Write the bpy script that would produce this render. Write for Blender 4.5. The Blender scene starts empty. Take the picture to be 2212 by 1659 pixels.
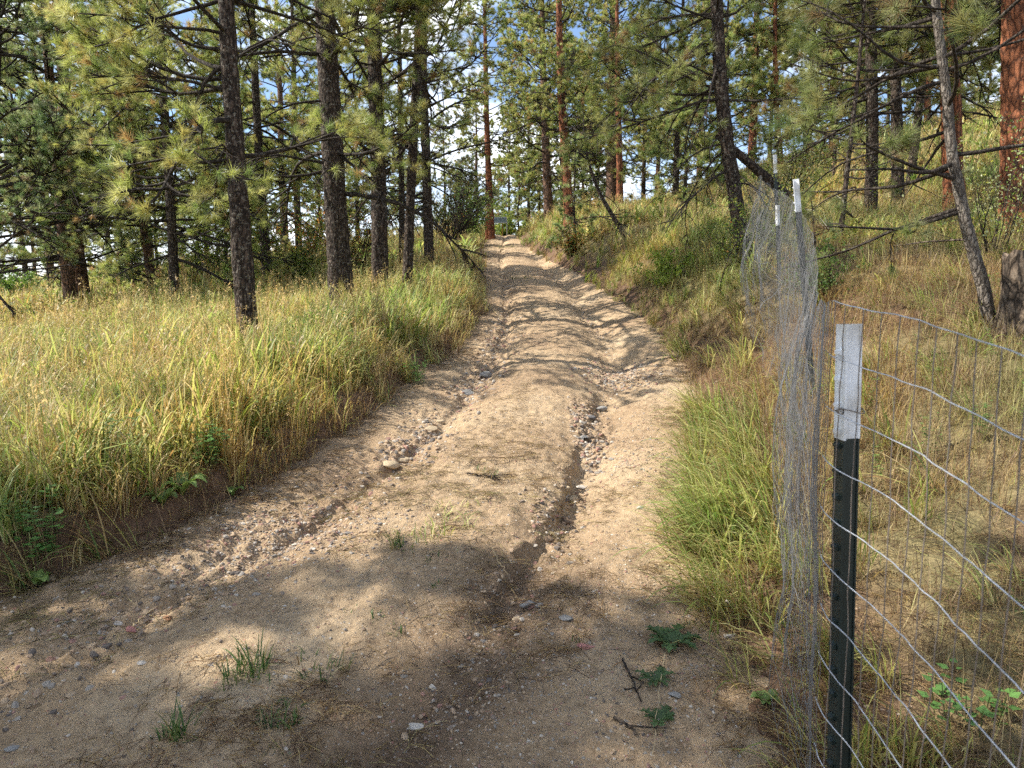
import bpy, math, numpy as np
from math import radians as R
RNG = np.random.default_rng(7)
SC = bpy.context.scene
C = SC.collection

# ------------------------------------------------------------------ camera, sky, sun
CAMZ, PITCH, FPX = 1.65, R(7.0), 1551.0          # FPX: focal length in pixels of a 2212 px wide picture
cd = bpy.data.cameras.new('camera'); cam = bpy.data.objects.new('camera', cd); C.objects.link(cam)
cam.location = (0, 0, CAMZ); cam.rotation_euler = (R(90) - PITCH, 0, 0)
cd.sensor_width = 36; cd.lens = FPX / 2212 * 36; cd.clip_start = .05; cd.clip_end = 3000
cd.dof.use_dof = True; cd.dof.focus_distance = 5.0; cd.dof.aperture_fstop = 9.0
SC.camera = cam
SUN_AZ, SUN_EL = R(-88), R(44)                    # azimuth from +Y (view direction), negative = left
sd = bpy.data.lights.new('sun', 'SUN'); sd.energy = 5.0; sd.angle = R(.5); sd.color = (1, .95, .86)
sun = bpy.data.objects.new('sun', sd); C.objects.link(sun)
sun.rotation_euler = (R(90) - SUN_EL, 0, -SUN_AZ + R(180))
W = bpy.data.worlds.new('World'); SC.world = W; W.use_nodes = True
wt = W.node_tree; wn, wl = wt.nodes, wt.links
sky = wn.new('ShaderNodeTexSky'); sky.sky_type = 'NISHITA'; sky.sun_disc = False
sky.sun_elevation = SUN_EL; sky.sun_rotation = SUN_AZ; sky.altitude = 1800; sky.dust_density = .6
tc = wn.new('ShaderNodeTexCoord'); mp = wn.new('ShaderNodeMapping'); mp.inputs['Scale'].default_value = (1, 1, 2.6)
nz = wn.new('ShaderNodeTexNoise'); nz.inputs['Scale'].default_value = 3.1; nz.inputs['Detail'].default_value = 9; nz.inputs['Roughness'].default_value = .58
cr = wn.new('ShaderNodeValToRGB'); cr.color_ramp.elements[0].position = .49; cr.color_ramp.elements[1].position = .62
sx = wn.new('ShaderNodeSeparateXYZ'); hz = wn.new('ShaderNodeMapRange'); hz.inputs['From Min'].default_value = .20; hz.inputs['From Max'].default_value = .05
mxx = wn.new('ShaderNodeMath'); mxx.operation = 'MAXIMUM'
mix = wn.new('ShaderNodeMix'); mix.data_type = 'RGBA'; mix.inputs['B'].default_value = (9.0, 9.3, 9.8, 1)
bg = wn['Background']; bg.inputs['Strength'].default_value = .13
wl.new(tc.outputs['Generated'], mp.inputs['Vector']); wl.new(mp.outputs[0], nz.inputs['Vector']); wl.new(nz.outputs['Fac'], cr.inputs['Fac'])
wl.new(tc.outputs['Generated'], sx.inputs[0]); wl.new(sx.outputs['Z'], hz.inputs['Value'])
hm = wn.new('ShaderNodeMath'); hm.operation = 'MULTIPLY'; hm.inputs[1].default_value = .7
wl.new(hz.outputs[0], hm.inputs[0]); wl.new(cr.outputs[0], mxx.inputs[0]); wl.new(hm.outputs[0], mxx.inputs[1])
wl.new(mxx.outputs[0], mix.inputs['Factor']); wl.new(sky.outputs[0], mix.inputs['A']); wl.new(mix.outputs['Result'], bg.inputs['Color'])
SC.view_settings.view_transform = 'Standard'; SC.view_settings.look = 'None'; SC.view_settings.gamma = 1
SC.view_settings.exposure = .95
cy = SC.cycles
cy.max_bounces = 5; cy.diffuse_bounces = 3; cy.glossy_bounces = 2; cy.transmission_bounces = 4; cy.transparent_max_bounces = 4
cy.use_adaptive_sampling = True; cy.adaptive_threshold = .03; cy.use_denoising = False
cy.sample_clamp_indirect = 6; cy.caustics_reflective = False; cy.caustics_refractive = False

# ------------------------------------------------------------------ noise and terrain
def _h(ix, iy, iz, seed):
    n = (ix.astype(np.int64) * 374761393 + iy.astype(np.int64) * 668265263 + iz.astype(np.int64) * 2147483647 + seed * 1274126177) & 0xffffffff
    n = ((n ^ (n >> 13)) * 1274126177) & 0xffffffff
    n = ((n ^ (n >> 16)) * 2246822519) & 0xffffffff
    return ((n ^ (n >> 15)) & 0xffffff) / float(0xffffff)
def vn(x, y, z=None, seed=0):                     # value noise, 0..1
    x = np.asarray(x, float); y = np.asarray(y, float)
    x, y = np.broadcast_arrays(x, y)
    xi, yi = np.floor(x), np.floor(y); fx, fy = x - xi, y - yi
    fx = fx * fx * (3 - 2 * fx); fy = fy * fy * (3 - 2 * fy)
    def pl(zi):
        a = _h(xi, yi, zi, seed); b = _h(xi + 1, yi, zi, seed); c = _h(xi, yi + 1, zi, seed); d = _h(xi + 1, yi + 1, zi, seed)
        return (a * (1 - fx) + b * fx) * (1 - fy) + (c * (1 - fx) + d * fx) * fy
    if z is None: return pl(np.zeros_like(xi))
    z = np.broadcast_to(np.asarray(z, float), x.shape); zi = np.floor(z); fz = z - zi; fz = fz * fz * (3 - 2 * fz)
    return pl(zi) * (1 - fz) + pl(zi + 1) * fz
def fbm(x, y, oct=4, seed=0, z=None):             # -1..1
    s = 0; a = .5; t = 0
    for k in range(oct):
        f = 2.03 ** k
        s = s + a * (vn(x * f, y * f, None if z is None else z * f, seed + 17 * k) * 2 - 1); t += a; a *= .5
    return s / t
def sst(a, b, x):
    t = np.clip((x - a) / (b - a), 0, 1); return t * t * (3 - 2 * t)
def zr(y):
    y = np.asarray(y, float); yc = np.clip(y, -12, 38)
    a = .11 * yc + .00035 * yc * yc
    over = np.clip(y - 38, 0, None)
    return a + .1366 * 4 * (1 - np.exp(-over / 4)) - .035 * over * sst(0, 12, over)
# pixel (2212 px wide frame) -> world point at distance Y along the road
cp, sp = math.cos(PITCH), math.sin(PITCH)
def at(px, py, Y):
    u = (px - 1106) / FPX; v = (829.5 - py) / FPX
    k = Y / (cp + v * sp)
    return np.array([u * k, Y, CAMZ + (v * cp - sp) * k])
def proj(p):
    x, y, z = p[..., 0], p[..., 1], p[..., 2] - CAMZ
    f = y * cp - z * sp; u = x / f; v = (y * sp + z * cp) / f
    return 1106 + u * FPX, 829.5 - v * FPX, f
def _onroad(pts):
    out = []
    for px, py in pts:
        lo = .3; Y = .3
        while Y < 40 and at(px, py, Y)[2] > zr(Y): Y += .01
        out.append((Y, at(px, py, Y)[0]))
    out.sort(); a = np.array(out); return a[:, 0], a[:, 1]
LY, LX = _onroad([(0, 1300), (250, 1195), (430, 1120), (520, 1062), (640, 1003), (760, 935), (850, 850), (1000, 745), (1038, 690), (1045, 640), (1043, 580), (1042, 545), (1050, 518)])
RY, RX = _onroad([(1700, 1659), (1600, 1400), (1500, 1230), (1500, 1080), (1510, 920), (1490, 830), (1430, 740), (1350, 670), (1250, 603), (1200, 575), (1150, 545), (1118, 517)])
AY, AX = _onroad([(-60, 1560), (120, 1440), (350, 1290), (600, 1170), (830, 1015), (930, 930), (1000, 850), (1060, 780), (1092, 690), (1085, 620), (1078, 560)])
BY, BX = _onroad([(870, 1659), (960, 1480), (1060, 1300), (1150, 1160), (1215, 1070), (1250, 980), (1265, 900), (1300, 810), (1300, 745), (1245, 660), (1200, 600), (1140, 548)])
LY = np.r_[-12, 0, LY, 60]; LX = np.r_[-5.2, -3.4, LX, LX[-1]]
RY = np.r_[-12, 0, RY, 60]; RX = np.r_[.7, .62, RX, RX[-1]]
AY = np.r_[-12, AY, 60]; AX = np.r_[AX[0] - 4, AX, AX[-1]]
BY = np.r_[-12, BY, 60]; BX = np.r_[BX[0] - 2.5, BX, BX[-1]]
def smi(y, Y, X):                                 # smoothed interpolation
    y = np.asarray(y, float); w = .12 + .03 * np.clip(y, 0, 40)
    return (np.interp(y - w, Y, X) + 2 * np.interp(y, Y, X) + np.interp(y + w, Y, X)) / 4
def xl(y): return smi(y, LY, LX) + .07 * fbm(np.asarray(y) * 1.7, 3.1, 3, 5)
def xr(y): return smi(y, RY, RX) + .09 * fbm(np.asarray(y) * 1.5, 9.1, 3, 6)
def ruts(x, y):
    a = x - smi(y, AY, AX) - .05 * fbm(y * 2.2, 1.5, 3, 11); b = x - smi(y, BY, BX) - .06 * fbm(y * 2.6, 7.5, 3, 12)
    return a, b
def Hroad(x, y, fine=True):
    x, y = np.broadcast_arrays(np.asarray(x, float), np.asarray(y, float))
    h = zr(y); c = (smi(y, LY, LX) + smi(y, RY, RX)) / 2; w = (smi(y, RY, RX) - smi(y, LY, LX)) / 2 + .2
    a, b = ruts(x, y)
    h = h + .05 * (1 - np.clip((x - c) / w, -1.3, 1.3) ** 2)
    h = h - .07 * np.exp(-(a / .27) ** 2) - .05 * (1 + sst(3.3, 2.2, y)) * np.exp(-(b / (.22 + .10 * sst(3.3, 2.2, y))) ** 2)
    h = h - .075 * sst(2.8, 4, y) * np.exp(-((b - .20) / .24) ** 2) * (1 + .5 * fbm(x * 2, y * 1.5, 2, 23))
    # eroded gully with a steep left bank along the right-hand track
    g = sst(1.9, 2.6, y) * (1 - .5 * sst(6, 9, y)) * (.55 + .75 * vn(y * 1.3, 0, None, 21))
    b2 = b + .05 * fbm(x * 2 + y * 9, y * 7, 3, 24) + .03 * fbm(x * 3, y * 26, 2, 27); g = g * (.12 + .95 * np.exp(-((y - 4.5) / .55) ** 2) + .40 * np.exp(-((y - 3.25) / .35) ** 2) + .2 * np.exp(-((y - 6.3) / .6) ** 2))
    h = h - .13 * g * (sst(-.035, .015, b2) * (1 - sst(.05, .34, b2))) + .02 * g * fbm(x * 14, y * 12, 2, 25) * np.exp(-(b2 / .1) ** 2)
    g2 = sst(2.2, 3.2, y) * (.35 + .8 * vn(y * 1.1, 4, None, 22))
    h = h - .055 * g2 * (sst(-.05, .03, a) * (1 - sst(.05, .22, a)))
    h = h + .10 * sst(.45, 1.0, (x - c) / w) * sst(5, 8, y)          # washed shoulder on the right
    h = h + .028 * fbm(x * 1.3, y * 1.1, 3, 31)
    if fine:
        h = h + .028 * fbm(x * 5.5, y * 4.5, 4, 32) + .010 * fbm(x * 21, y * 18, 3, 33)
        near = np.exp(-((a) / .38) ** 2) + .8 * np.exp(-((b - .08) / .22) ** 2) + .25
        cl = np.clip(vn(x * 17, y * 15, None, 34) - .42, 0, 1) + .6 * np.clip(vn(x * 31, y * 29, None, 36) - .5, 0, 1)
        h = h + .055 * cl * near * (.3 + vn(x * 2, y * 2, None, 35))
    return h
def H(x, y, corridor=True):
    x, y = np.broadcast_arrays(np.asarray(x, float), np.asarray(y, float))
    el = xl(y) - x + .05 * fbm(x * 4, y * 4, 3, 41); er = x - xr(y) + .06 * fbm(x * 3, y * 3, 3, 42)
    base = Hroad(np.clip(x, xl(y) - .1, xr(y) + .1), y, False)
    bl = np.interp(y, [-5, 2.0, 3.2, 8, 12, 20, 40], [.08, .09, .19, .13, .10, .08, .06])
    br = np.interp(y, [-5, 1.5, 3.2, 5, 10, 20, 28, 40], [.04, .05, .18, .34, .42, .5, .6, .3])
    eL, eR = np.clip(el, 0, None), np.clip(er, 0, None)
    h = base + bl * sst(0, .16, el) - .125 * np.clip(eL - .5, 0, None) * sst(.5, 1.6, eL)
    r1 = np.interp(y, [-5, 1.5, 3, 5, 8, 13, 20, 30, 40], [.1, .12, .26, .48, .92, .95, .90, 1.05, .7]); far_r = np.clip(eR - 5.6, 0, None)
    h = h + .35 * br * sst(0, .3, er) + r1 * sst(0, 1.9, er) + .05 * eR / (1 + eR / 60) + 34 * .30 * (1 - np.exp(-far_r / 34))
    out = np.clip(np.maximum(el, er), 0, 3) / 3
    h = h + out * (.16 * fbm(x * .45, y * .45, 3, 43)) + np.clip(np.maximum(el, er), 0, .5) * .12 * fbm(x * 4, y * 4, 3, 44)
    far = np.hypot(x, y)
    h = h + sst(25, 90, far) * 1.5 * fbm(x * .03, y * .03, 3, 45)
    if corridor: h = h - .12 * sst(0, .12, -np.maximum(el, er))
    return h
def Htop(x, y):                                   # visible surface height
    x = np.asarray(x, float); y = np.asarray(y, float)
    return np.maximum(H(x, y), np.where((x > xl(y) - .25) & (x < xr(y) + .35), Hroad(x, y), -99))
def gp(px, py):                                   # where the ray through a pixel meets the ground
    Y = np.arange(.8, 45, .02); u = (px - 1106) / FPX; v = (829.5 - py) / FPX; k = Y / (cp + v * sp)
    X = u * k; Z = CAMZ + (v * cp - sp) * k; hit = np.nonzero(Z < Htop(X, Y))[0]
    i = hit[0] if len(hit) else -1
    return np.array([X[i], Y[i], float(Htop(X[i], Y[i]))])

# ------------------------------------------------------------------ mesh helpers
def fastmesh(name, V, F, mats=(), smooth=False, fmat=None, attrs=None):
    V = np.asarray(V, np.float32).reshape(-1, 3); F = np.asarray(F, np.int32); n, k = F.shape
    m = bpy.data.meshes.new(name); m.vertices.add(len(V)); m.vertices.foreach_set('co', V.ravel())
    m.loops.add(n * k); m.loops.foreach_set('vertex_index', F.ravel())
    m.polygons.add(n); m.polygons.foreach_set('loop_start', np.arange(n, dtype=np.int32) * k)
    m.polygons.foreach_set('use_smooth', np.full(n, smooth))
    if fmat is not None: m.polygons.foreach_set('material_index', np.asarray(fmat, np.int32))
    for a in mats: m.materials.append(a)
    for nm, val in (attrs or {}).items():
        val = np.asarray(val, np.float32)
        t = m.attributes.new(nm, 'FLOAT_VECTOR' if val.ndim == 2 else 'FLOAT', 'POINT')
        t.data.foreach_set('vector' if val.ndim == 2 else 'value', val.ravel())
    m.update(); return m
def link(name, mesh, parent=None, loc=None):
    o = bpy.data.objects.new(name, mesh); C.objects.link(o)
    if parent is not None: o.parent = parent
    if loc is not None: o.location = tuple(float(v) for v in loc)
    return o
def tag(o, label=None, cat=None, group=None, kind=None):
    if label: o['label'] = label
    if cat: o['category'] = cat
    if group: o['group'] = group
    if kind: o['kind'] = kind
    return o
def unit(v): return v / np.maximum(np.linalg.norm(v, axis=-1, keepdims=True), 1e-9)
def tubes(P, Rr, S=5):                            # P (B,N,3) polylines, Rr (B,N) radii -> verts, quads
    B, N, _ = P.shape
    T = np.empty_like(P); T[:, 1:-1] = P[:, 2:] - P[:, :-2]; T[:, 0] = P[:, 1] - P[:, 0]; T[:, -1] = P[:, -1] - P[:, -2]; T = unit(T)
    ref = np.where(np.abs(T[:, :1, 2:3]) > .9, np.array([1., 0, 0]), np.array([0, 0, 1.]))
    U = unit(np.cross(T, np.broadcast_to(ref, T.shape))); Vv = np.cross(T, U)
    a = np.arange(S) * 2 * np.pi / S
    ring = U[:, :, None, :] * np.cos(a)[None, None, :, None] + Vv[:, :, None, :] * np.sin(a)[None, None, :, None]
    V = P[:, :, None, :] + ring * Rr[:, :, None, None]
    b = np.arange(B)[:, None, None] * N * S; r = np.arange(N - 1)[None, :, None] * S; s = np.arange(S)[None, None, :]; s2 = (s + 1) % S
    F = np.stack([b + r + s, b + r + s2, b + r + S + s2, b + r + S + s], -1).reshape(-1, 4)
    return V.reshape(-1, 3), F
def cat(parts):                                   # join [(V,F),...]
    Vs, Fs, o = [], [], 0
    for V, F in parts:
        Vs.append(V); Fs.append(F + o); o += len(V)
    return np.concatenate(Vs), np.concatenate(Fs)
def boxm(sx, sy, sz, c=(0, 0, 0)):
    v = np.array([[x, y, z] for z in (-1, 1) for y in (-1, 1) for x in (-1, 1)], float) * np.array([sx, sy, sz]) / 2 + np.array(c)
    f = np.array([[0, 2, 3, 1], [4, 5, 7, 6], [0, 1, 5, 4], [2, 6, 7, 3], [0, 4, 6, 2], [1, 3, 7, 5]])
    return v, f

# ------------------------------------------------------------------ materials
def newmat(name):
    m = bpy.data.materials.new(name); m.use_nodes = True; t = m.node_tree; t.nodes.clear()
    o = t.nodes.new('ShaderNodeOutputMaterial'); return m, t, t.nodes, t.links, o
def ramp(nodes, stops, interp='LINEAR'):
    r = nodes.new('ShaderNodeValToRGB'); cr = r.color_ramp; cr.interpolation = interp
    while len(cr.elements) < len(stops): cr.elements.new(.5)
    for e, (p, c) in zip(cr.elements, stops): e.position = p; e.color = (*c, 1)
    return r
def noise(nodes, links, scale, detail=4, rough=.55, vec=None):
    n = nodes.new('ShaderNodeTexNoise'); n.inputs['Scale'].default_value = scale; n.inputs['Detail'].default_value = detail; n.inputs['Roughness'].default_value = rough
    if vec is not None: links.new(vec, n.inputs['Vector'])
    return n
def mixc(nodes, links, f, a, b, mode='MIX'):
    m = nodes.new('ShaderNodeMix'); m.data_type = 'RGBA'; m.blend_type = mode
    for s, v in ((m.inputs['Factor'], f), (m.inputs['A'], a), (m.inputs['B'], b)):
        if hasattr(v, 'links'): links.new(v, s)
        else: s.default_value = v if not isinstance(v, tuple) else (*v, 1)[:4]
    return m.outputs['Result']
def leafmat(name, rough=.55, trans=.45, jitter=.25, patch=None, tboost=1.25):
    """colour from the mesh's 'col' attribute; varies per instance and in drifting patches over the ground"""
    m, t, n, l, o = newmat(name)
    a = n.new('ShaderNodeAttribute'); a.attribute_name = 'col'
    oi = n.new('ShaderNodeObjectInfo'); mr = n.new('ShaderNodeMapRange'); mr.inputs['To Min'].default_value = 1 - jitter; mr.inputs['To Max'].default_value = 1 + jitter
    l.new(oi.outputs['Random'], mr.inputs['Value'])
    v = n.new('ShaderNodeVectorMath'); v.operation = 'SCALE'; l.new(a.outputs['Vector'], v.inputs[0]); l.new(mr.outputs[0], v.inputs['Scale'])
    col = v.outputs[0]
    if patch:
        g = n.new('ShaderNodeNewGeometry'); nn = noise(n, l, patch[0], 3, .5, g.outputs['Position']); rr = ramp(n, patch[1]); l.new(nn.outputs['Fac'], rr.inputs['Fac'])
        col = mixc(n, l, 1.0, col, rr.outputs[0], 'MULTIPLY')
    p = n.new('ShaderNodeBsdfPrincipled'); p.inputs['Roughness'].default_value = rough; l.new(col, p.inputs['Base Color']); p.inputs['Specular IOR Level'].default_value = .35
    tr = n.new('ShaderNodeBsdfTranslucent'); hs = n.new('ShaderNodeHueSaturation'); hs.inputs['Value'].default_value = tboost; hs.inputs['Saturation'].default_value = 1.1; l.new(col, hs.inputs['Color']); l.new(hs.outputs[0], tr.inputs['Color'])
    mx = n.new('ShaderNodeMixShader'); mx.inputs[0].default_value = trans; l.new(p.outputs[0], mx.inputs[1]); l.new(tr.outputs[0], mx.inputs[2]); l.new(mx.outputs[0], o.inputs['Surface'])
    return m
GRASS = leafmat('grass', .5, .45, .22, (.55, [(.3, (.75, 1.0, .8)), (.5, (1, 1, 1)), (.68, (1.08, 1.0, .86))]))
WEED = leafmat('weed_leaf', .5, .35, .1)
NEEDLE = leafmat('pine_needles', .38, .42, .12, tboost=1.5)
SHRUBL = leafmat('shrub_leaves', .5, .45, .1)

def barkmat(name, c_dark, c_mid, c_light, lichen=.25, vs=1.0, fine=1.0):
    m, t, n, l, o = newmat(name)
    tcn = n.new('ShaderNodeTexCoord'); mpn = n.new('ShaderNodeMapping'); mpn.inputs['Scale'].default_value = (1, 1, .33)
    l.new(tcn.outputs['Object'], mpn.inputs['Vector'])
    dist = noise(n, l, 9 * vs, 4, .6, mpn.outputs[0])
    add = n.new('ShaderNodeVectorMath'); add.operation = 'MULTIPLY_ADD'; add.inputs[1].default_value = (.09, .09, .09); l.new(dist.outputs['Color'], add.inputs[0]); l.new(mpn.outputs[0], add.inputs[2])
    vo = n.new('ShaderNodeTexVoronoi'); vo.feature = 'DISTANCE_TO_EDGE'; vo.inputs['Scale'].default_value = 24 * vs; l.new(add.outputs[0], vo.inputs['Vector'])
    cells = n.new('ShaderNodeTexVoronoi'); cells.inputs['Scale'].default_value = 24 * vs; l.new(add.outputs[0], cells.inputs['Vector'])
    nf = noise(n, l, 70 * fine, 5, .65, tcn.outputs['Object'])
    r = ramp(n, [(.0, c_dark), (.14, c_mid), (.6, c_light)]); l.new(vo.outputs['Distance'], r.inputs['Fac'])
    sc2 = n.new('ShaderNodeSeparateColor'); l.new(cells.outputs['Color'], sc2.inputs[0]); rc = ramp(n, [(0, (.7, .7, .7)), (1, (1.25, 1.25, 1.25))]); l.new(sc2.outputs[0], rc.inputs['Fac'])
    c = mixc(n, l, 1.0, r.outputs[0], rc.outputs[0], 'MULTIPLY')
    rf = ramp(n, [(.3, (.55, .55, .55)), (.7, (1.5, 1.45, 1.4))]); l.new(nf.outputs['Fac'], rf.inputs['Fac'])
    c = mixc(n, l, 1.0, c, rf.outputs[0], 'MULTIPLY')
    nl = noise(n, l, 26, 5, .75, tcn.outputs['Object']); rl = ramp(n, [(.55, (0, 0, 0)), (.61, (min(1, lichen * 1.8),) * 3)]); l.new(nl.outputs['Fac'], rl.inputs['Fac'])  # lichen flecks, strengthened to paint in sunlit bark flakes
    c = mixc(n, l, rl.outputs[0], c, (.26, .235, .19, 1))
    p = n.new('ShaderNodeBsdfPrincipled'); p.inputs['Roughness'].default_value = .9; p.inputs['Specular IOR Level'].default_value = .2; l.new(c, p.inputs['Base Color'])
    hh = n.new('ShaderNodeMath'); hh.operation = 'MULTIPLY_ADD'; hh.inputs[1].default_value = .5; l.new(nf.outputs['Fac'], hh.inputs[0])
    mn = n.new('ShaderNodeMath'); mn.operation = 'MINIMUM'; mn.inputs[1].default_value = .25; l.new(vo.outputs['Distance'], mn.inputs[0])
    m4 = n.new('ShaderNodeMath'); m4.operation = 'MULTIPLY'; m4.inputs[1].default_value = 3.5; l.new(mn.outputs[0], m4.inputs[0]); l.new(m4.outputs[0], hh.inputs[2])
    b = n.new('ShaderNodeBump'); b.inputs['Strength'].default_value = .9; b.inputs['Distance'].default_value = .012; l.new(hh.outputs[0], b.inputs['Height']); l.new(b.outputs[0], p.inputs['Normal'])
    l.new(p.outputs[0], o.inputs['Surface']); return m
BARK = barkmat('dark_bark', (.014, .010, .008), (.055, .039, .030), (.125, .092, .070), .4)
BARKRED = barkmat('red_bark', (.05, .02, .012), (.24, .09, .042), (.38, .15, .075), .08, .6)
BARKBROWN = barkmat('brown_bark', (.03, .02, .015), (.15, .085, .055), (.26, .15, .10), .2, .7)
BARKGREY = barkmat('grey_bark', (.05, .04, .033), (.15, .13, .11), (.23, .20, .17), .3, 1.6)
TWIG = barkmat('branch_bark', (.02, .016, .013), (.048, .038, .031), (.085, .07, .058), .15, 1.5)
DEADWOOD = barkmat('dead_wood', (.02, .016, .013), (.10, .075, .055), (.24, .19, .14), .1, .8)

def groundmat():
    m, t, n, l, o = newmat('meadow_soil')
    g = n.new('ShaderNodeNewGeometry'); P = g.outputs['Position']
    n1 = noise(n, l, .5, 4, .55, P); n2 = noise(n, l, 14, 6, .7, P); n3 = noise(n, l, 90, 3, .6, P)
    a = ramp(n, [(.3, (.13, .135, .045)), (.5, (.20, .165, .08)), (.7, (.27, .20, .11))]); l.new(n1.outputs['Fac'], a.inputs['Fac'])
    b = ramp(n, [(.3, (.35, .32, .3)), (.55, (1, 1, 1)), (.75, (1.5, 1.4, 1.3))]); l.new(n2.outputs['Fac'], b.inputs['Fac'])
    c = mixc(n, l, 1.0, a.outputs[0], b.outputs[0], 'MULTIPLY')
    # bare soil on the cut banks (attribute) 
    at_ = n.new('ShaderNodeAttribute'); at_.attribute_name = 'bare'
    s = ramp(n, [(.3, (.07, .042, .026)), (.6, (.18, .11, .068)), (.8, (.29, .195, .125))]); l.new(n2.outputs['Fac'], s.inputs['Fac'])
    c = mixc(n, l, at_.outputs['Fac'], c, s.outputs[0])
    p = n.new('ShaderNodeBsdfPrincipled'); p.inputs['Roughness'].default_value = .95; p.inputs['Specular IOR Level'].default_value = .15; l.new(c, p.inputs['Base Color'])
    ad = n.new('ShaderNodeMath'); ad.operation = 'MULTIPLY_ADD'; ad.inputs[1].default_value = .3; l.new(n3.outputs['Fac'], ad.inputs[0]); l.new(n2.outputs['Fac'], ad.inputs[2])
    bp = n.new('ShaderNodeBump'); bp.inputs['Strength'].default_value = .8; bp.inputs['Distance'].default_value = .04; l.new(ad.outputs[0], bp.inputs['Height']); l.new(bp.outputs[0], p.inputs['Normal'])
    l.new(p.outputs[0], o.inputs['Surface']); return m
def roadmat():
    m, t, n, l, o = newmat('dirt_road')
    g = n.new('ShaderNodeNewGeometry'); P = g.outputs['Position']
    n1 = noise(n, l, 1.1, 5, .6, P); n2 = noise(n, l, 22, 6, .7, P); n3 = noise(n, l, 160, 4, .7, P)
    base = ramp(n, [(.3, (.31, .21, .125)), (.52, (.42, .30, .18)), (.72, (.49, .37, .235))]); l.new(n1.outputs['Fac'], base.inputs['Fac'])
    v2 = ramp(n, [(.28, (.5, .47, .45)), (.5, (1, 1, 1)), (.8, (1.22, 1.22, 1.2))]); l.new(n2.outputs['Fac'], v2.inputs['Fac'])
    c = mixc(n, l, 1.0, base.outputs[0], v2.outputs[0], 'MULTIPLY')
    da = n.new('ShaderNodeAttribute'); da.attribute_name = 'damp_dark'
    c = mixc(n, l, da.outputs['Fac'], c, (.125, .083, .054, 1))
    # embedded grit: two sizes of stones of mixed colour
    hgt = []
    for sc_, thr, prob in ((75, .30, .52), (150, .33, .55), (34, .24, .80)):
        vo = n.new('ShaderNodeTexVoronoi'); vo.inputs['Scale'].default_value = sc_; vo.inputs['Randomness'].default_value = 1; l.new(P, vo.inputs['Vector'])
        sep = n.new('ShaderNodeSeparateColor'); l.new(vo.outputs['Color'], sep.inputs[0])
        st = ramp(n, [(0, (.10, .085, .075)), (.16, (.40, .24, .17)), (.30, (.30, .29, .27)), (.5, (.5, .40, .28)), (.66, (.22, .19, .17)), (.8, (.58, .52, .44)), (.93, (.42, .19, .15))], 'CONSTANT'); l.new(sep.outputs[0], st.inputs['Fac'])
        lt = n.new('ShaderNodeMath'); lt.operation = 'LESS_THAN'; l.new(vo.outputs['Distance'], lt.inputs[0])
        szr = n.new('ShaderNodeMath'); szr.operation = 'MULTIPLY'; szr.inputs[1].default_value = thr * 1.3; l.new(sep.outputs[2], szr.inputs[0]); l.new(szr.outputs[0], lt.inputs[1])
        gt = n.new('ShaderNodeMath'); gt.operation = 'GREATER_THAN'; gt.inputs[1].default_value = prob; l.new(sep.outputs[1], gt.inputs[0])
        mu = n.new('ShaderNodeMath'); mu.operation = 'MULTIPLY'; l.new(lt.outputs[0], mu.inputs[0]); l.new(gt.outputs[0], mu.inputs[1])
        m7 = n.new('ShaderNodeMath'); m7.operation = 'MULTIPLY'; m7.inputs[1].default_value = .75; l.new(mu.outputs[0], m7.inputs[0])
        c = mixc(n, l, m7.outputs[0], c, st.outputs[0]); hgt.append(mu.outputs[0])
    p = n.new('ShaderNodeBsdfPrincipled'); p.inputs['Roughness'].default_value = .93; p.inputs['Specular IOR Level'].default_value = .2; l.new(c, p.inputs['Base Color'])
    h = n2.outputs['Fac']
    for q, (src, k) in enumerate(((n3.outputs['Fac'], .35), (hgt[0], .12), (hgt[2], .2))):
        ma = n.new('ShaderNodeMath'); ma.operation = 'MULTIPLY_ADD'; ma.inputs[1].default_value = k; l.new(src, ma.inputs[0]); l.new(h, ma.inputs[2]); h = ma.outputs[0]
    b = n.new('ShaderNodeBump'); b.inputs['Strength'].default_value = .9; b.inputs['Distance'].default_value = .03; l.new(h, b.inputs['Height']); l.new(b.outputs[0], p.inputs['Normal'])
    l.new(p.outputs[0], o.inputs['Surface']); return m
def stonemat(name, stops, rough=.85):
    m, t, n, l, o = newmat(name)
    oi = n.new('ShaderNodeObjectInfo'); r = ramp(n, stops, 'CONSTANT' if len(stops) > 2 else 'LINEAR'); 
    tcn = n.new('ShaderNodeTexCoord'); nn = noise(n, l, 30, 5, .65, tcn.outputs['Object'])
    l.new(oi.outputs['Random'] if len(stops) > 2 else nn.outputs['Fac'], r.inputs['Fac'])
    v = ramp(n, [(.3, (.7, .7, .7)), (.7, (1.25, 1.22, 1.2))]); l.new(nn.outputs['Fac'], v.inputs['Fac'])
    c = mixc(n, l, 1.0, r.outputs[0], v.outputs[0], 'MULTIPLY')
    p = n.new('ShaderNodeBsdfPrincipled'); p.inputs['Roughness'].default_value = rough; l.new(c, p.inputs['Base Color'])
    b = n.new('ShaderNodeBump'); b.inputs['Strength'].default_value = .5; b.inputs['Distance'].default_value = .006; l.new(nn.outputs['Fac'], b.inputs['Height']); l.new(b.outputs[0], p.inputs['Normal'])
    l.new(p.outputs[0], o.inputs['Surface']); return m
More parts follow.
